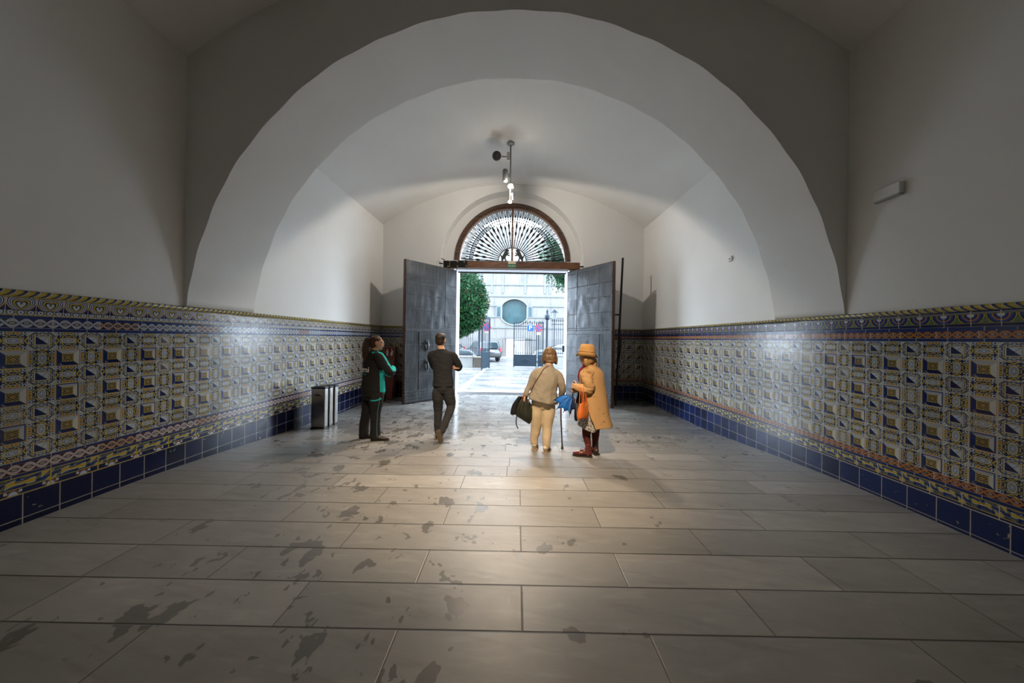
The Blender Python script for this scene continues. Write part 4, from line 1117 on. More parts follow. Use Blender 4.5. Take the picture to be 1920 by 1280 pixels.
SOLE = simple('dark rubber sole', (.02, .018, .017), .7); SOLE_L = simple('pale sole', (.12, .09, .06), .7)

# ---- guard in black and turquoise, arms folded, by the left wall
def guard():
    X, Y = -2.39, 4.97; t = empty('person', (X, Y, fz(Y)), 0, 'woman with long ponytail in black and turquoise uniform jacket, arms folded, beside the steel bins', 'person')
    yw = math.radians(-42); f = Vector((.67, .74, 0)); r = Vector((.74, -.67, 0))
    fc = Vector((.93, .36, -.03)).normalized(); hc = (.115, .03, 1.565); nk = (.075, .01, 1.40)
    RE, LE = (.36, -.06, 1.10), (.02, .26, 1.10)             # elbows
    RS, LS = (.20, -.10, 1.345), (-.085, .145, 1.345)
    bm = BM(); P, M = head(bm, hc, fc, 1.0, nk, .052)
    rings(bm, [(.07, .01, .80, .15, .11, yw), (.07, .01, 1.1, .14, .1, yw), (.065, .01, 1.32, .16, .09, yw), (.07, .01, 1.42, .06, .055, yw)], 18, 3)
    for sh, el, w in ((RS, RE, (.29, .20, 1.13)), (LS, LE, (.30, .12, 1.06))):
        limb(bm, [(*sh, .05), (*el, .042), (*w, .03)], 12, 3)
    hand(bm, (.27, .21, 1.14), (-.75, .6, .05), (-.6, -.7, 0), (0, 0, 1), .35); hand(bm, (.31, .10, 1.07), (.55, -.75, .06), (-.7, -.4, 0), (0, 0, 1), .3)
    hips = {'r': ((.135, -.05, .82), (.12, -.05, .47), (.115, -.04, .09)), 'l': ((-.0, .06, .82), (-.045, .06, .46), (-.09, .045, .09))}
    for k, js in hips.items(): limb(bm, [(*js[0], .085), (*js[1], .055), (*js[2], .035)], 12, 4)
    fuse('body', bm, SKIN, t, .007, 4); eyes(P, 1.0, t)
    HM = hair_mat('dark brown hair', (.012, .006, .004), (.1, .035, .02))
    bm = BM(); ball(bm, P(0, -.028, .045), (.084, .092, .085), M); ball(bm, P(0, -.05, .0), (.08, .07, .09), M)
    limb(bm, [(*P(0, -.1, .06), .035), (*P(0, -.15, .03), .05), (*P(.01, -.165, -.08), .058), (*P(.02, -.155, -.2), .055), (*P(.02, -.14, -.3), .04), (*P(.02, -.13, -.38), .012)], 14, 4)
    fuse('hair', bm, HM, t, .008, 3, lambda p: .007*noise.noise(Vector((p.x*40, p.y*40, p.z*5)))+.008*noise.noise(Vector((p.x*14, p.y*14, p.z*16))))
    bm = BM(); lathe(bm, [(.03, -.012), (.045, -.008), (.045, .008), (.03, .012)], P(0, -.105, .06), 14, Matrix.Rotation(PI/2, 3, 'X')); obj('hair_band', bm, BLACK_PL, t)
    # jacket
    BK, TQ = cloth('black uniform cloth', (.017, .017, .018)).m, cloth('turquoise cloth', (.02, .42, .42), .1).m
    bm = BM()
    rings(bm, [(.072, .01, .735, .205, .165, yw), (.072, .01, .80, .21, .17, yw), (.07, .01, .93, .2, .165, yw), (.065, .01, 1.08, .185, .15, yw), (.06, .01, 1.22, .19, .14, yw), (.06, .01, 1.33, .175, .115, yw), (.065, .01, 1.39, .11, .085, yw), (.075, .012, 1.42, .066, .06, yw), (.08, .015, 1.455, .064, .06, yw)], 28, 4)
    limb(bm, [(.16, -.075, 1.335, .085), (*RS, .085), (.285, -.105, 1.23, .082), (*RE, .076), (.345, .08, 1.12, .066), (.29, .2, 1.14, .055)], 16, 4)
    limb(bm, [(-.05, .115, 1.335, .085), (*LS, .085), (-.07, .22, 1.22, .08), (*LE, .075), (.16, .25, 1.08, .066), (.29, .13, 1.06, .052)], 16, 4)
    def zone(p, n):
        q = Vector((p.x-.07, p.y-.01, 0)); lf, lr = q.dot(f), q.dot(r)
        if p.z > 1.43: return 0
        if lf > .02 and p.z < 1.15 and .02 < lr < .3 and p.z > .76 and lf < .15: return 1
        s = (p-Vector(RS)); 
        if lr > .1 and p.z > 1.12 and n.dot(Vector((.55, .45, .7))) > .62: return 1
        if lr < -.1 and p.z > 1.12 and n.dot(Vector((-.2, .7, .7))) > .8: return 1
        if .0 < lr <= .1 and p.z > 1.345 and lf > -.05: return 1
        return 0
    jk = fuse('jacket', bm, [BK, TQ], t, .006, 8, folds(.007, 6, 5, 3), zone)
    bm = BM(); rings(bm, [(.072, .01, .715, .2, .16, yw), (.072, .01, .75, .212, .172, yw)], 28, 2); obj('hem_band', bm, BK, jk, smooth=True)
    # lettering on the back, laid on the cloth
    dg = bpy.context.evaluated_depsgraph_get()
    from mathutils.bvhtree import BVHTree
    bv = BVHTree.FromPolygons([v.co for v in jk.data.vertices], [p.vertices[:] for p in jk.data.polygons])
    for tx, sz, zc_, mt in (('serni', .125, 1.145, SIGN_WHITE), ('seguridad', .042, 1.075, simple('teal print', (.02, .2, .2), .7))):
        me = text_mesh(tx, sz, .0005)
        for v in me.vertices:
            o_ = Vector((.075, .01, zc_))+r*(v.co.x*1.0-.0)+Vector((0, 0, v.co.y)); hit = bv.ray_cast(o_-f*.6, f)
            v.co = (hit[0] if hit[0] else o_-f*.16)-f*(.004+v.co.z)
        link('lettering', me, mt, jk, label='white back lettering' if sz > .1 else 'small teal back lettering')
    # trousers
    bm = BM(); rings(bm, [(.07, .01, .66, .17, .13, yw), (.072, .01, .72, .19, .15, yw), (.07, .01, .84, .185, .145, yw), (.07, .01, .92, .17, .13, yw)], 24, 3)
    limb(bm, [(.155, -.06, .74, .112), (.155, -.06, .62, .108), (.145, -.055, .44, .078), (.14, -.05, .25, .072), (.145, -.05, .065, .078)], 16, 4)
    limb(bm, [(-.015, .07, .74, .105), (-.03, .07, .62, .102), (-.055, .06, .44, .076), (-.085, .05, .25, .07), (-.095, .045, .065, .076)], 16, 4)
    tr = fuse('trousers', bm, cloth('black trouser cloth', (.018, .018, .019)).m, t, .008, 5, folds(.006, 7, 6, 9))
    bv = BVHTree.FromPolygons([v.co for v in tr.data.vertices], [p.vertices[:] for p in tr.data.polygons])
    def on(pts, w, nm, mt, dr):
        bm = BM(); q = []
        for p in spline(pts, 5):
            p = Vector(p); h = bv.ray_cast(p+dr*.5, -dr); q.append((h[0] if h[0] else p)+dr*.002)
        tube(bm, q, w, 6, True, .35, 0, dr); obj(nm, bm, mt, tr, smooth=True, label=None)
    sd = Vector((.9, -.42, 0)).normalized()
    on([(.2, -.12, .72), (.2, -.12, .55), (.18, -.1, .4), (.18, -.1, .2), (.19, -.1, .06)], .008, 'side_stripe', simple('grey blue piping', (.05, .13, .17), .7), sd)
    on([(.14, -.2, .665), (.2, -.17, .668), (.255, -.11, .69)], .011, 'pocket_trim', TQ, Vector((.62, -.78, 0)))
    SM = simple('dark leather', (.025, .018, .015), .45)
    shoe(t, (.09, -.085, 0), (.36, -.03, 0), .05, SM, SOLE); shoe(t, (-.16, .045, 0), (.09, .1, 0), .048, SM, SOLE)
guard()

# ---- man in black walking out
def walker():
    X, Y = -1.235, 5.08; t = empty('person', (X, Y, fz(Y)), 0, 'short-haired man in charcoal long-sleeved top and trousers walking towards the gate', 'person')
    yw = math.radians(-6); hc = (-.03, .05, 1.63); fc = Vector((.18, 1, -.02)); nk = (.0, .02, 1.46)
    RS, RE, LS, LE = (.18, .01, 1.375), (.262, .12, 1.17), (-.172, .03, 1.38), (-.16, .2, 1.17)
    bm = BM(); P, M = head(bm, hc, fc, 1.03, nk, .056)
    rings(bm, [(.03, 0, .88, .12, .09, yw), (.02, .0, 1.05, .125, .09, yw), (.005, .01, 1.32, .16, .095, yw), (0, .02, 1.44, .07, .06, yw)], 18, 3)
    limb(bm, [(*RS, .05), (*RE, .04), (.04, .25, 1.2, .03)], 12, 3); limb(bm, [(*LS, .05), (*LE, .04), (.06, .235, 1.165, .032), (.135, .11, 1.183, .028)], 12, 3)
    hand(bm, (.14, .085, 1.185), (.86, -.42, .16), (.42, .86, 0), (-.1, 0, 1), .3, 1.08, .14); hand(bm, (.03, .26, 1.2), (-.9, -.2, .05), (-.2, -.9, 0), (0, 0, 1), .3)
    limb(bm, [(-.04, .0, .8, .072), (-.055, .03, .48, .048), (-.05, .02, .09, .036)], 12, 4); limb(bm, [(.11, .0, .8, .072), (.148, .03, .53, .042), (.09, -.27, .2, .034)], 12, 4)
    fuse('body', bm, SKIN, t, .007, 4); eyes(P, 1.03, t)
    bm = BM(); ball(bm, P(0, -.03, .045), (.083, .092, .082), M); ball(bm, P(0, -.052, -.01), (.076, .062, .075), M); ball(bm, P(0, .02, .085), (.066, .07, .04), M)
    fuse('hair', bm, hair_mat('short dark hair', (.012, .008, .006), (.04, .025, .018)), t, .007, 3, folds(.003, 60, 60))
    CH = cloth('charcoal knit', (.024, .025, .029), .2)
    bm = BM(); rings(bm, [(.03, 0, .885, .17, .125, yw), (.03, 0, .95, .172, .13, yw), (.025, .0, 1.05, .155, .115, yw), (.015, .0, 1.18, .165, .12, yw), (.005, .01, 1.3, .185, .125, yw), (0, .015, 1.4, .185, .11, yw), (-.003, .02, 1.455, .115, .085, yw), (-.005, .022, 1.49, .07, .066, yw)], 28, 4)
    limb(bm, [(.12, .01, 1.385, .07), (*RS, .068), (.237, .05, 1.28, .062), (*RE, .06), (.16, .22, 1.19, .05), (.03, .25, 1.2, .045)], 16, 4)
    limb(bm, [(-.11, .02, 1.39, .07), (*LS, .068), (-.185, .1, 1.28, .062), (*LE, .06), (-.04, .25, 1.165, .05), (.06, .235, 1.165, .044), (.122, .135, 1.18, .036)], 16, 4)
    sw = fuse('long_sleeved_top', bm, CH.m, t, .008, 5, folds(.006, 6, 8, 4))
    bm = BM(); rings(bm, [(.03, 0, .87, .172, .128, yw), (.03, 0, .92, .178, .134, yw)], 28, 2); obj('ribbed_hem', bm, CH.m, sw, smooth=True)
    bm = BM(); rings(bm, [(.035, 0, .76, .10, .085, yw), (.035, 0, .83, .155, .122, yw), (.035, 0, .93, .16, .12, yw)], 24, 3)
    limb(bm, [(-.042, .0, .8, .1), (-.055, .01, .66, .092), (-.055, .04, .48, .07), (-.055, .02, .28, .061), (-.045, .02, .1, .054)], 16, 4)
    limb(bm, [(.112, .0, .8, .1), (.135, .03, .66, .09), (.155, .05, .54, .074), (.142, -.08, .41, .064), (.1, -.22, .26, .055), (.088, -.27, .21, .052)], 16, 4)
    fuse('trousers', bm, cloth('charcoal trouser cloth', (.032, .033, .036), .2).m, t, .008, 14, folds(.008, 7, 9, 12))
    BR = simple('brown suede', (.05, .032, .022), .7)
    shoe(t, (-.06, -.06, .0), (-.02, .2, 0), .047, BR, SOLE_L)
    shoe(t, (.045, -.36, .235), (.085, -.30, .03), .045, BR, SOLE_L, .08, pitch=Vector((.0, 1, .25)))
walker()

# ---- lady in the beige jacket with a stick
def lady_jacket():
    X, Y = .39, 4.47; t = empty('person', (X-.045, Y, fz(Y)), 0, 'stooping woman in beige jacket and cream trousers leaning on a walking stick', 'person')
    yw = math.radians(4); hc = (.165, .16, 1.385); fc = Vector((.12, .95, -.15)); nk = (.14, .06, 1.24)
    LS, LE, LH = (-.045, .03, 1.135), (-.125, .02, .97), (-.2, -.01, .81)
    RS, RE, RH = (.255, .03, 1.125), (.335, .0, .94), (.335, .06, .80)
    bm = BM(); P, M = head(bm, hc, fc, .97, nk, .05)
    rings(bm, [(.06, -.02, .74, .12, .09, yw), (.08, -.02, .85, .13, .1, yw), (.11, .02, 1.1, .15, .09, yw), (.13, .06, 1.23, .06, .055, yw)], 18, 3)
    limb(bm, [(*LS, .05), (*LE, .038), (*LH, .028)], 12, 3); limb(bm, [(*RS, .05), (*RE, .038), (*RH, .028)], 12, 3)
    hand(bm, LH, (-.12, .0, -1), (.2, .9, 0), (.3, .8, 0), .85, .95); hand(bm, RH, (.02, .55, -.75), (-.2, -.5, -.8), (-1, .1, 0), .9, .95)
    limb(bm, [(-.0, -.015, .7, .075), (-.02, .02, .38, .055), (-.055, .05, .08, .034)], 12, 4); limb(bm, [(.12, -.015, .7, .075), (.12, .0, .38, .055), (.115, -.06, .07, .034)], 12, 4)
    fuse('body', bm, SKIN, t, .007, 4); eyes(P, .97, t)
    bm = BM(); ball(bm, P(0, -.03, .04), (.093, .1, .092), M); ball(bm, P(0, -.045, -.03), (.098, .085, .09), M)
    for sg in (-1, 1): limb(bm, [(*P(sg*.07, .02, .04), .035), (*P(sg*.09, .0, -.05), .035), (*P(sg*.095, .01, -.11), .022)], 10, 3)
    limb(bm, [(*P(-.06, -.07, -.06), .035), (*P(0, -.09, -.1), .036), (*P(.06, -.07, -.08), .035)], 10, 3)
    fuse('hair', bm, hair_mat('light brown bobbed hair', (.05, .03, .016), (.24, .14, .07)), t, .008, 3, folds(.007, 30, 7, 2))
    BE = cloth('damp beige tweed', (.27, .235, .185), .2)
    def vent(a, z): return 1+(.035*math.sin(a*9+1)+.02*math.sin(a*5))*max(0, min(1, (1.0-z)/.3))
    bm = BM(); rings(bm, [(.055, -.03, .70, .215, .15, yw), (.06, -.03, .76, .21, .15, yw), (.075, -.02, .88, .185, .14, yw), (.095, .0, 1.02, .185, .135, yw), (.105, .02, 1.12, .178, .12, yw), (.112, .035, 1.18, .135, .1, yw), (.13, .06, 1.235, .075, .07, yw), (.14, .07, 1.26, .066, .062, yw)], 36, 4, vent)
    limb(bm, [(.02, .03, 1.14, .068), (*LS, .064), (-.095, .02, 1.05, .058), (*LE, .052), (-.165, .0, .89, .048), (-.192, -.01, .835, .044)], 16, 4)
    limb(bm, [(.2, .03, 1.13, .068), (*RS, .066), (.31, .01, 1.03, .06), (*RE, .055), (.345, .03, .87, .05), (.338, .055, .825, .045)], 16, 4)
    jk = fuse('jacket', bm, BE.m, t, .008, 4, folds(.009, 9, 5, 21))
    for v_ in jk.data.vertices:
        k_ = max(0, .96-v_.co.z)/.26
        if -.15 < v_.co.x < .29: v_.co.z += .085*k_*max(0, min(1, (.27-v_.co.x)/.42))
        v_.co += Vector((math.copysign(1, v_.co.x-.06)*.0, -.02*k_*k_, 0))
    BRL = simple('brown strap leather', (.12, .05, .02), .5); from mathutils.bvhtree import BVHTree
    bv = BVHTree.FromPolygons([v.co for v in jk.data.vertices], [p.vertices[:] for p in jk.data.polygons]); q = []
    for p in spline([(.13, 0, 1.25), (.06, 0, 1.2), (-.0, 0, 1.12), (-.06, 0, 1.02), (-.11, 0, .9), (-.14, 0, .84)], 6):
        h = bv.ray_cast(Vector((p[0], -.6, p[2])), Vector((0, 1, 0))); q.append((h[0] if h[0] else Vector((p[0], -.08, p[2])))+Vector((0, -.004, 0)))
    bm = BM(); tube(bm, q, .011, 8, True, .35, 0, (0, -1, 0)); obj('cross_strap', bm, BRL, t, smooth=True, label='brown cross-body strap')
    bm = BM(); rings(bm, [(.06, -.02, .63, .10, .085, yw), (.06, -.02, .70, .152, .118, yw), (.065, -.02, .76, .165, .13, yw), (.07, -.02, .84, .15, .115, yw)], 24, 3)
    limb(bm, [(-.005, -.015, .72, .1), (-.025, .0, .57, .098), (-.035, .03, .36, .077), (-.058, .05, .2, .064), (-.06, .055, .115, .056)], 16, 4)
    limb(bm, [(.125, -.02, .72, .1), (.135, -.02, .57, .096), (.125, -.01, .36, .074), (.118, -.045, .2, .062), (.117, -.05, .11, .054)], 16, 4)
    fuse('trousers', bm, cloth('cream trouser cloth', (.58, .46, .31), .1).m, t, .008, 14, folds(.007, 9, 4, 31))
    WS = simple('off white leather', (.58, .47, .35), .5); PS = simple('beige sole', (.3, .22, .15), .7)
    shoe(t, (-.06, .01, 0), (-.02, .25, 0), .05, WS, PS, .125); shoe(t, (.08, -.11, 0), (.17, .11, 0), .05, WS, PS, .125)
    rx, ry, rz = t.location; base = Vector(t.location)
    # her stick
    q = base+Vector((.345, .10, .0)); top = Vector((-.012, .0, .80))
    st = empty('walking_stick', q, 0, 'dark red patterned walking stick in the right hand of the woman in beige', 'stick')
    M = Mat('red patterned lacquer', (.12, .015, .015), .35); x, y, z = M.xyz(); n = M.noise(60); M.color(M.mix((n+(z*90).sin()*.12).gt(.55), (.13, .014, .014), (.02, .012, .01)))
    bm = BM(); tube(bm, [(.02, -.0, .03), (-.005, 0, .45), top], .0105, 10); obj('shaft', bm, M.m, st, smooth=True)
    bm = BM(); limb(bm, [(top.x+.0, -.07, .80, .012), (top.x, -.02, .815, .013), (top.x, .03, .81, .012), (top.x, .055, .795, .011)], 10, 3); obj('handle', bm, BLACK_PL, st, smooth=True, label='black curved handle')
    bm = BM(); lathe(bm, [(.0, 0), (.02, .002), (.019, .02), (.012, .055)], (.021, 0, 0), 12); obj('rubber_tip', bm, BLACK_PL, st, smooth=True, label='black rubber tip')
    # her drawstring bag
    bp = base+Vector((-.215, -.005, .42)); b = empty('drawstring_bag', bp, 0, 'black and olive drawstring bag hanging from the left hand of the woman in beige', 'bag')
    def pleat(a, z): return 1+.17*math.sin(a*9)*max(0, min(1, (z-.06)/.22))+.07*math.sin(a*4+z*16)
    bm = BM(); rings(bm, [(.075, 0, -.02, .012, .012, 0), (.05, 0, .04, .075, .055, 0), (.02, 0, .1, .13, .085, 0), (.0, 0, .17, .135, .085, 0), (-.0, 0, .25, .098, .07, 0), (0, 0, .32, .06, .045, 0), (.0, 0, .35, .038, .03, 0), (0, 0, .368, .055, .045, 0)], 40, 4, pleat)
    obj('pouch', bm, cloth('olive black nylon', (.026, .028, .02), .6, .5).m, b, smooth=True)
    bm = BM(); rings(bm, [(-.17, .02, .1, .012, .012, .5), (-.13, .02, .13, .07, .04, .5), (-.115, .03, .25, .055, .04, .5), (-.055, .02, .375, .03, .03, .5)], 16, 4, lambda a, z: 1+.12*math.sin(a*5)); obj('side_flap', bm, cloth('black nylon', (.012, .013, .016), .3, .5).m, b, smooth=True, label='black nylon flap')
    bm = BM()
    for s_ in (-.02, .02): tube(bm, spline([(s_-.01, -.01, .33), (s_*1.3, -.02, .38), (0, -.005, .415)], 3), .007, 6)
    obj('handle_loop', bm, simple('orange cord', (.45, .1, .02), .6), b, smooth=True, label='orange handle loop')
    bm = BM(); tube(bm, spline([(-.1, -.02, .12), (-.115, -.03, .04), (-.11, -.03, -.03), (-.085, -.03, -.085)], 4), .008, 6, True, .4); obj('dangling_strap', bm, BLACK_PL, b, smooth=True)
lady_jacket()

# ---- lady in the camel coat
def lady_coat():
    X, Y = 1.0, 4.3; t = empty('person', (X+.03, Y, fz(Y)), 0, 'woman in camel raincoat and bucket hat with patterned skirt and burgundy shoes', 'person')
    yw = math.radians(38); hc = (-.03, .06, 1.375); fc = Vector((-.82, .55, -.08)); nk = (.03, .03, 1.22); f = Vector((-.62, .78, 0))
    LS, LE, LH = (-.05, -.105, 1.15), (-.03, -.165, .965), (-.18, -.1, .975)
    RS, RE, RH = (.13, .14, 1.16), (.02, .25, .95), (-.17, .03, .92)
    bm = BM(); P, M = head(bm, hc, fc, .95, nk, .05)
    rings(bm, [(.06, .01, .62, .14, .1, yw), (.06, .01, .85, .14, .1, yw), (.045, .02, 1.1, .15, .09, yw), (.035, .03, 1.22, .06, .055, yw)], 18, 3)
    limb(bm, [(*LS, .05), (*LE, .038), (*LH, .028)], 12, 3); limb(bm, [(*RS, .05), (*RE, .038), (*RH, .028)], 12, 3)
    hand(bm, LH, (-.62, .5, .1), (.6, .65, 0), (0, .1, 1), 1.15, .9); hand(bm, RH, (-.35, -.6, .0), (-.6, .35, 0), (0, 0, 1), 1.15, .9)
    fuse('body', bm, SKIN, t, .007, 4); eyes(P, .95, t)
    # stockinged legs are a garment of their own
    bm = BM()
    limb(bm, [(-.02, -.03, .55, .08), (-.025, -.03, .40, .066), (-.03, -.03, .3, .058), (-.005, -.04, .15, .042), (-.0, -.04, .07, .044)], 14, 4)
    limb(bm, [(.115, .06, .55, .08), (.118, .06, .40, .064), (.12, .06, .3, .056), (.115, .06, .15, .042), (.115, .06, .07, .044)], 14, 4)
    fuse('stockings', bm, cloth('brown stockings', (.1, .025, .018), .15).m, t, .007, 3)
    bm = BM(); ball(bm, P(0, -.025, .03), (.088, .095, .08), M); ball(bm, P(0, -.05, -.04), (.085, .07, .08), M)
    limb(bm, [(*P(.05, -.08, -.03), .04), (*P(.055, -.1, -.09), .045), (*P(.03, -.1, -.14), .028)], 10, 3); limb(bm, [(*P(-.07, -.03, -.02), .035), (*P(-.08, -.03, -.08), .036), (*P(-.07, -.03, -.12), .02)], 10, 3)
    fuse('hair', bm, hair_mat('golden blond hair', (.2, .1, .035), (.5, .3, .12)), t, .008, 3, folds(.007, 30, 7, 5))
    CAM = cloth('camel gabardine', (.46, .275, .125), .1, .8); sp = CAM.noise(13, CAM.pos(), 3, .5, .3)
    old = CAM.b.inputs['Base Color'].links[0].from_socket; CAM.color(CAM.mix(CAM.ramp(sp, .62, .67)*.6, old, (.2, .1, .035))); CAMEL = CAM.m
    # bucket hat, tipped with the head
    MH = M @ Matrix.Rotation(math.radians(8), 3, 'X') @ Matrix.Scale(.94, 3)
    bm = BM(); n = 32; rows = []
    for r_, z_, w_ in ((.088, -.0, 0), (.098, .015, 0), (.15, -.034, .012), (.153, -.036, .012), (.106, .03, .0), (.103, .075, .0), (.092, .128, .004), (.075, .142, .002), (.03, .146, 0)):
        rows.append([bm.verts.new(P(0, -.015, .055)+MH @ Vector((r_*math.cos(2*PI*i/n), r_*1.12*math.sin(2*PI*i/n), z_+w_*math.sin(4*PI*i/n+1)))) for i in range(n)])
    for a, b in zip(rows, rows[1:]):
        for i in range(n): bm.faces.new((a[i], a[(i+1) % n], b[(i+1) % n], b[i]))
    bm.faces.new(rows[-1]); hat = obj('bucket_hat', bm, cloth('camel hat cloth', (.52, .29, .11), .1).m, t, smooth=True)
    bm = BM(); rr = [P(0, -.015, .055)+MH @ Vector((.1075*math.cos(2*PI*i/n), .1075*1.12*math.sin(2*PI*i/n), .038)) for i in range(n+1)]; tube(bm, rr, .006, 5); obj('hat_band', bm, CAMEL, hat, smooth=True)
    bm = BM(); rings(bm, [(.02, .03, 1.16, .085, .085, 0), (.01, .035, 1.2, .092, .09, 0), (.0, .04, 1.245, .08, .078, 0), (-.005, .045, 1.275, .064, .062, 0)], 24, 3, lambda a, z: 1+.06*math.sin(a*5+z*40))
    limb(bm, [(-.06, .09, 1.2, .045), (-.095, .1, 1.13, .042), (-.1, .1, 1.04, .03)], 10, 3)
    fuse('scarf', bm, cloth('burgundy wool scarf', (.16, .008, .018), .2).m, t, .008, 3, folds(.005, 20, 20))
    # skirt
    SK = Mat('black and white print', (.1, .1, .1), .8); v = SK.n('ShaderNodeTexVoronoi', feature='DISTANCE_TO_EDGE'); v.inputs['Scale'].default_value = 58
    x, y, z = SK.xyz(); wn = SK.noise(16, detail=2); SK.nt.links.new(SK.vec(x+wn*.05, y+wn*.04, z*1.0), v.inputs['Vector']); SK.color(SK.mix(E(SK.nt, v.outputs[0]).gt(.105), (.012, .012, .014), (.62, .6, .55)))
    def pl(a, z): return 1+.07*math.sin(a*7+2)*max(0, min(1, (.75-z)/.35))
    bm = BM(); rings(bm, [(.02, -.015, .365, .18, .155, yw), (.02, -.015, .44, .18, .155, yw), (.025, -.01, .6, .17, .145, yw), (.04, .0, .8, .15, .125, yw), (.045, .01, .95, .13, .11, yw)], 40, 4, pl)
    for vv in bm.verts:
        if vv.co.z < .6: vv.co.z += (.6-vv.co.z)*(-.35*(vv.co.x-.03)/.2 if vv.co.x < .03 else .6*(vv.co.x-.03)/.2)
    obj('skirt', bm, SK.m, t, smooth=True)
    bm = BM(); limb(bm, [(-.15, .06, .5, .04), (-.13, .06, .7, .05), (-.08, .06, .9, .05)], 12, 3, .6, (0, 1, 0)); fuse('coat_lining', bm, cloth('grey lining', (.06, .065, .075)).m, t, .008, 3)
    # coat: open in front, back and right side down to the calf
    A0, A1 = math.radians(-118), math.radians(118)      # angle from the back, measured in the coat's own frame
    bk = -f; sdv = Vector((-f.y, f.x, 0))                 # back direction and its left
    secs = [(.435, .108, -.008, .24, .215, -52, 120), (.51, .097, -.005, .226, .203, -57, 120), (.6, .085, .0, .215, .19, -66, 118), (.75, .075, .005, .205, .175, -80, 120), (.88, .065, .01, .19, .165, -100, 130), (.98, .055, .012, .185, .155, -135, 150), (1.08, .045, .015, .185, .145, -160, 165), (1.16, .04, .018, .185, .125, -165, 170), (1.21, .038, .024, .125, .1, -170, 172), (1.245, .034, .03, .078, .075, -172, 174), (1.275, .03, .034, .074, .072, -172, 174)]
    bm = BM(); q = spline(secs, 4); rows = []; n = 44
    for cz, cx, cy, rw, rd, a0, a1 in q:
        for off in (0,):
            row = []
            for i in range(n+1):
                a = math.radians(a0+(a1-a0)*i/n); m = 1+.03*math.sin(a*6+1)*max(0, min(1, (.9-cz)/.4))
                row.append(bm.verts.new(Vector((cx, cy, cz))+bk*(math.cos(a)*rd*m)+sdv*(-math.sin(a)*rw*m)))
        rows.append(row)
    fs = []
    for a, b in zip(rows, rows[1:]):
        for i in range(n): fs.append(bm.faces.new((a[i], a[i+1], b[i+1], b[i])))
    bmesh.ops.recalc_face_normals(bm, faces=bm.faces)
    co = obj('coat', bm, CAMEL, t, smooth=True)
    wr = folds(.007, 7, 4, 51)
    for v_ in co.data.vertices: v_.co += v_.normal*wr(v_.co)
    so = co.modifiers.new('thick', 'SOLIDIFY'); so.thickness = .012; so.offset = 0
    bm = BM()
    limb(bm, [(-.0, -.08, 1.15, .068), (*LS, .074), (-.055, -.15, 1.06, .072), (*LE, .07), (-.09, -.155, .945, .063), (-.15, -.12, .965, .057), (-.175, -.105, .972, .054)], 16, 4); fuse('sleeve', bm, CAMEL, co, .008, 4, folds(.009, 9, 12, 61))
    bm = BM()
    limb(bm, [(.11, .1, 1.16, .075), (*RS, .08), (.11, .22, 1.07, .075), (*RE, .066), (-.08, .16, .94, .056), (-.155, .06, .922, .05)], 16, 4); fuse('sleeve', bm, CAMEL, co, .008, 4, folds(.008, 9, 12, 71))
    BU = Mat('burgundy leather', (.1, .018, .014), .28, Coat_Weight=.4).m
    s1, P1 = shoe(t, (.045, -.075, 0), (-.215, .0, 0), .053, BU, SOLE, .1, 'shoe', .16); shoe(t, (.14, .0, 0), (.06, .22, 0), .05, simple('dark brown leather', (.06, .025, .02), .45), SOLE, .1, 'shoe', .17)
    bm = BM()
    for k in range(3): tube(bm, [P1(-.03, .105+.03*k, .112-.012*k), P1(0, .11+.03*k, .122-.012*k), P1(.03, .105+.03*k, .112-.012*k)], .004, 5)
    obj('laces', bm, BLACK_PL, s1)
    base = Vector(t.location)
    # orange handbag on her left forearm
    hb = empty('handbag', base+Vector((-.125, -.21, .68)), math.radians(58), 'orange leather handbag hanging from the forearm of the woman in the camel coat', 'bag')
    OR = Mat('orange leather', (.55, .13, .02), .38); nn = OR.noise(9); OR.color(OR.mix(nn, (.48, .1, .015), (.62, .17, .03))); OR = OR.m
    bm = BM(); rings(bm, [(0, 0, -.10, .12, .03, 0), (0, 0, -.085, .15, .055, 0), (0, 0, -.02, .145, .062, 0), (0, 0, .06, .115, .045, 0), (0, 0, .10, .10, .018, 0)], 28, 4); obj('pouch', bm, OR, hb, smooth=True)
    for y_ in (-.03, .03):
        bm = BM(); tube(bm, spline([(-.06, y_, .075), (-.05, y_*.9, .18), (.0, y_*.6+.02, .30), (.03, y_*.9, .2), (.06, y_, .075)], 5), .011, 8, True, .5); obj('strap', bm, OR, hb, smooth=True)
    bm = BM(); tube(bm, spline([(-.15, -.02, -.07), (0, -.062, -.085), (.15, -.02, -.07)], 4), .006, 6); obj('piping', bm, simple('dark orange piping', (.3, .05, .01), .5), hb, smooth=True)
    bm = BM(); ball(bm, (.13, 0, .02), (.035, .05, .06)); obj('side_pocket', bm, OR, hb, smooth=True)
    for s_ in (-1, 1):
        bm = BM(); lathe(bm, [(.011, -.004), (.018, -.004), (.018, .004), (.011, .004)], (s_*.06, -.04, .07), 12, Matrix.Rotation(PI/2, 3, 'X')); obj('buckle', bm, simple('brass fitting', (.6, .42, .15), .3, .9), hb, label='brass buckle')
    # half furled blue umbrella in her hands
    um = empty('umbrella', base+Vector((-.22, -.055, .965)), 0, 'half-furled blue umbrella held by the woman in the camel coat', 'umbrella')
    UB = cloth('blue umbrella cloth', (.012, .13, .5), .25, .5).m; UD = cloth('dark blue umbrella cloth', (.01, .02, .06), .3, .5).m
    A = Vector((0, 0, .03)); B = Vector((-.035, .03, -.38)); ax_ = (B-A).normalized()
    bm = BM(); tube(bm, [A, A.lerp(B, .5), B], .008, 8); obj('shaft', bm, BLACK_PL, um, smooth=True)
    bm = BM(); limb(bm, [(*(A-ax_*.03), .015), (*(A+ax_*.06), .016)], 10, 2); obj('handle', bm, BLACK_PL, um, smooth=True)
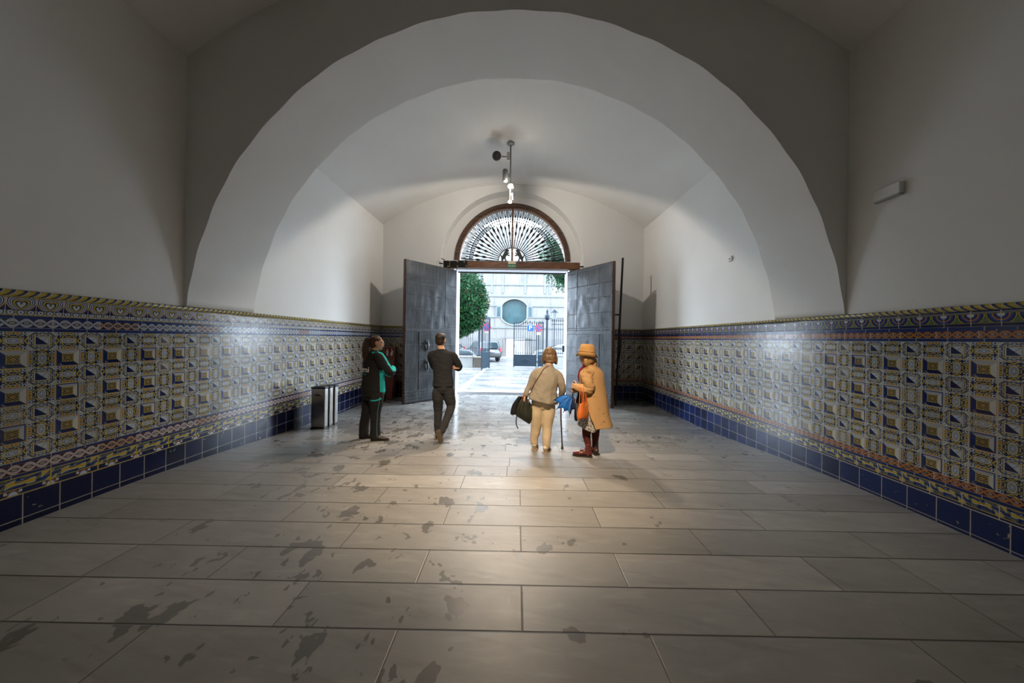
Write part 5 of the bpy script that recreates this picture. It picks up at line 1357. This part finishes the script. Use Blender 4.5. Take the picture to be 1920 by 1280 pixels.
    top = A+ax_*.17; ends = [Vector(e) for e in ((-.27, .03, -.19), (-.235, -.06, -.285), (-.15, -.1, -.315), (-.07, -.09, -.36), (.02, -.05, -.30), (.03, .04, -.27), (-.06, .09, -.29), (-.18, .09, -.25))]
    ribs = []
    for e in ends: ribs.append([top.lerp(e, k/8)+Vector((0, 0, .05*math.sin(PI*k/8))) for k in range(9)])
    bm = BM(); hub = [bm.verts.new(top)]; grid = []
    for i in range(8):
        r0, r1 = ribs[i], ribs[(i+1) % 8]
        for j in range(6):
            t_ = j/6; row = []
            for k in range(1, 9):
                s_ = k/8; p = r0[k].lerp(r1[k], t_); inw = (A+ax_*(.17+.2*s_))-p
                row.append(bm.verts.new(p+(inw*.26+Vector((0, 0, .03*s_*s_)))*math.sin(PI*t_)*s_))
            grid.append(row)
    n_ = len(grid)
    for i in range(n_):
        a, b = grid[i], grid[(i+1) % n_]; f_ = bm.faces.new((hub[0], a[0], b[0])); f_.material_index = int(i//6 in (3, 4, 5))
        for k in range(7): f_ = bm.faces.new((a[k], a[k+1], b[k+1], b[k])); f_.material_index = int(i//6 in (3, 4, 5))
    g = obj('canopy', bm, [UB, UD], um, smooth=True, label='blue folded canopy'); sm = g.modifiers.new('t', 'SOLIDIFY'); sm.thickness = .003
    for r0 in ribs:
        bm = BM(); tube(bm, r0+[r0[-1]+(r0[-1]-r0[-2])*.5], .0045, 5); obj('rib', bm, BLACK_PL, um)
lady_coat()
SKY = 15.0
EXPOSURE = 0.58
WARM = (1, .77, .52)
LIGHTS = [
    ('lamp_spot', 'SPOT', (POLE.x, POLE.y-.16, 5.12), (POLE.x, 7.9, 4.1), 170, (1, .91, .8), dict(spot_size=math.radians(174), spot_blend=.1, shadow_soft_size=.06)),
    ('lamp_spot_low', 'SPOT', (POLE.x, POLE.y-.14, 4.76), (POLE.x, 4.7, 0), 400, (1, .74, .47), dict(spot_size=math.radians(84), spot_blend=1, shadow_soft_size=.05)),
    ('near_bay_spot', 'SPOT', (-.3, .4, 5.3), (-.15, 4.2, .4), 1700, WARM, dict(spot_size=math.radians(50), spot_blend=1, shadow_soft_size=.06)),
]
# ---------------------------------------------------------------- camera, light, sky
cd = bpy.data.cameras.new('camera'); cam = bpy.data.objects.new('camera', cd); COL.objects.link(cam); S.camera = cam
cd.sensor_width = 36; cd.sensor_fit = 'HORIZONTAL'; cd.lens = 36*F/1920; cd.shift_x = -PX/1920; cd.shift_y = PY/1920; cd.clip_start = .02
c, s = math.cos(ROLL), math.sin(ROLL)
cam.matrix_world = Matrix(((c, -s, 0, 0), (0, 0, -1, 0), (s, c, 0, CAMH), (0, 0, 0, 1)))
w = bpy.data.worlds.new('overcast sky'); S.world = w; w.use_nodes = True
nt = w.node_tree; bg = nt.nodes['Background']
tc = nt.nodes.new('ShaderNodeTexCoord'); nz = nt.nodes.new('ShaderNodeTexNoise'); nz.inputs['Scale'].default_value = 1.6; nz.inputs['Detail'].default_value = 4
mr = nt.nodes.new('ShaderNodeMix'); mr.data_type = 'RGBA'
nt.links.new(tc.outputs['Generated'], nz.inputs['Vector']); nt.links.new(nz.outputs['Fac'], mr.inputs[0])
mr.inputs[6].default_value = (.62, .8, 1, 1); mr.inputs[7].default_value = (.84, .92, 1, 1)
nt.links.new(mr.outputs[2], bg.inputs['Color']); bg.inputs['Strength'].default_value = SKY
def light(name, kind, loc, aim, power, col, **kw):
    l = bpy.data.lights.new(name, kind); l.energy = power; l.color = col
    for k, v in kw.items(): setattr(l, k, v)
    o = bpy.data.objects.new(name, l); COL.objects.link(o); o.location = loc
    o.rotation_euler = (Vector(aim)-Vector(loc)).to_track_quat('-Z', 'Y').to_euler(); return o
for a in LIGHTS: light(*a[:6], **a[6])
S.view_settings.view_transform = 'Standard'; S.view_settings.look = 'None'; S.view_settings.gamma = 1; S.view_settings.exposure = EXPOSURE; S.view_settings.use_curve_mapping = False
S.cycles.use_denoising = True; S.cycles.max_bounces = 8; S.cycles.diffuse_bounces = 5; S.cycles.glossy_bounces = 4; S.cycles.sample_clamp_indirect = 8; S.cycles.caustics_reflective = False; S.cycles.caustics_refractive = False
bpy.context.view_layer.update()
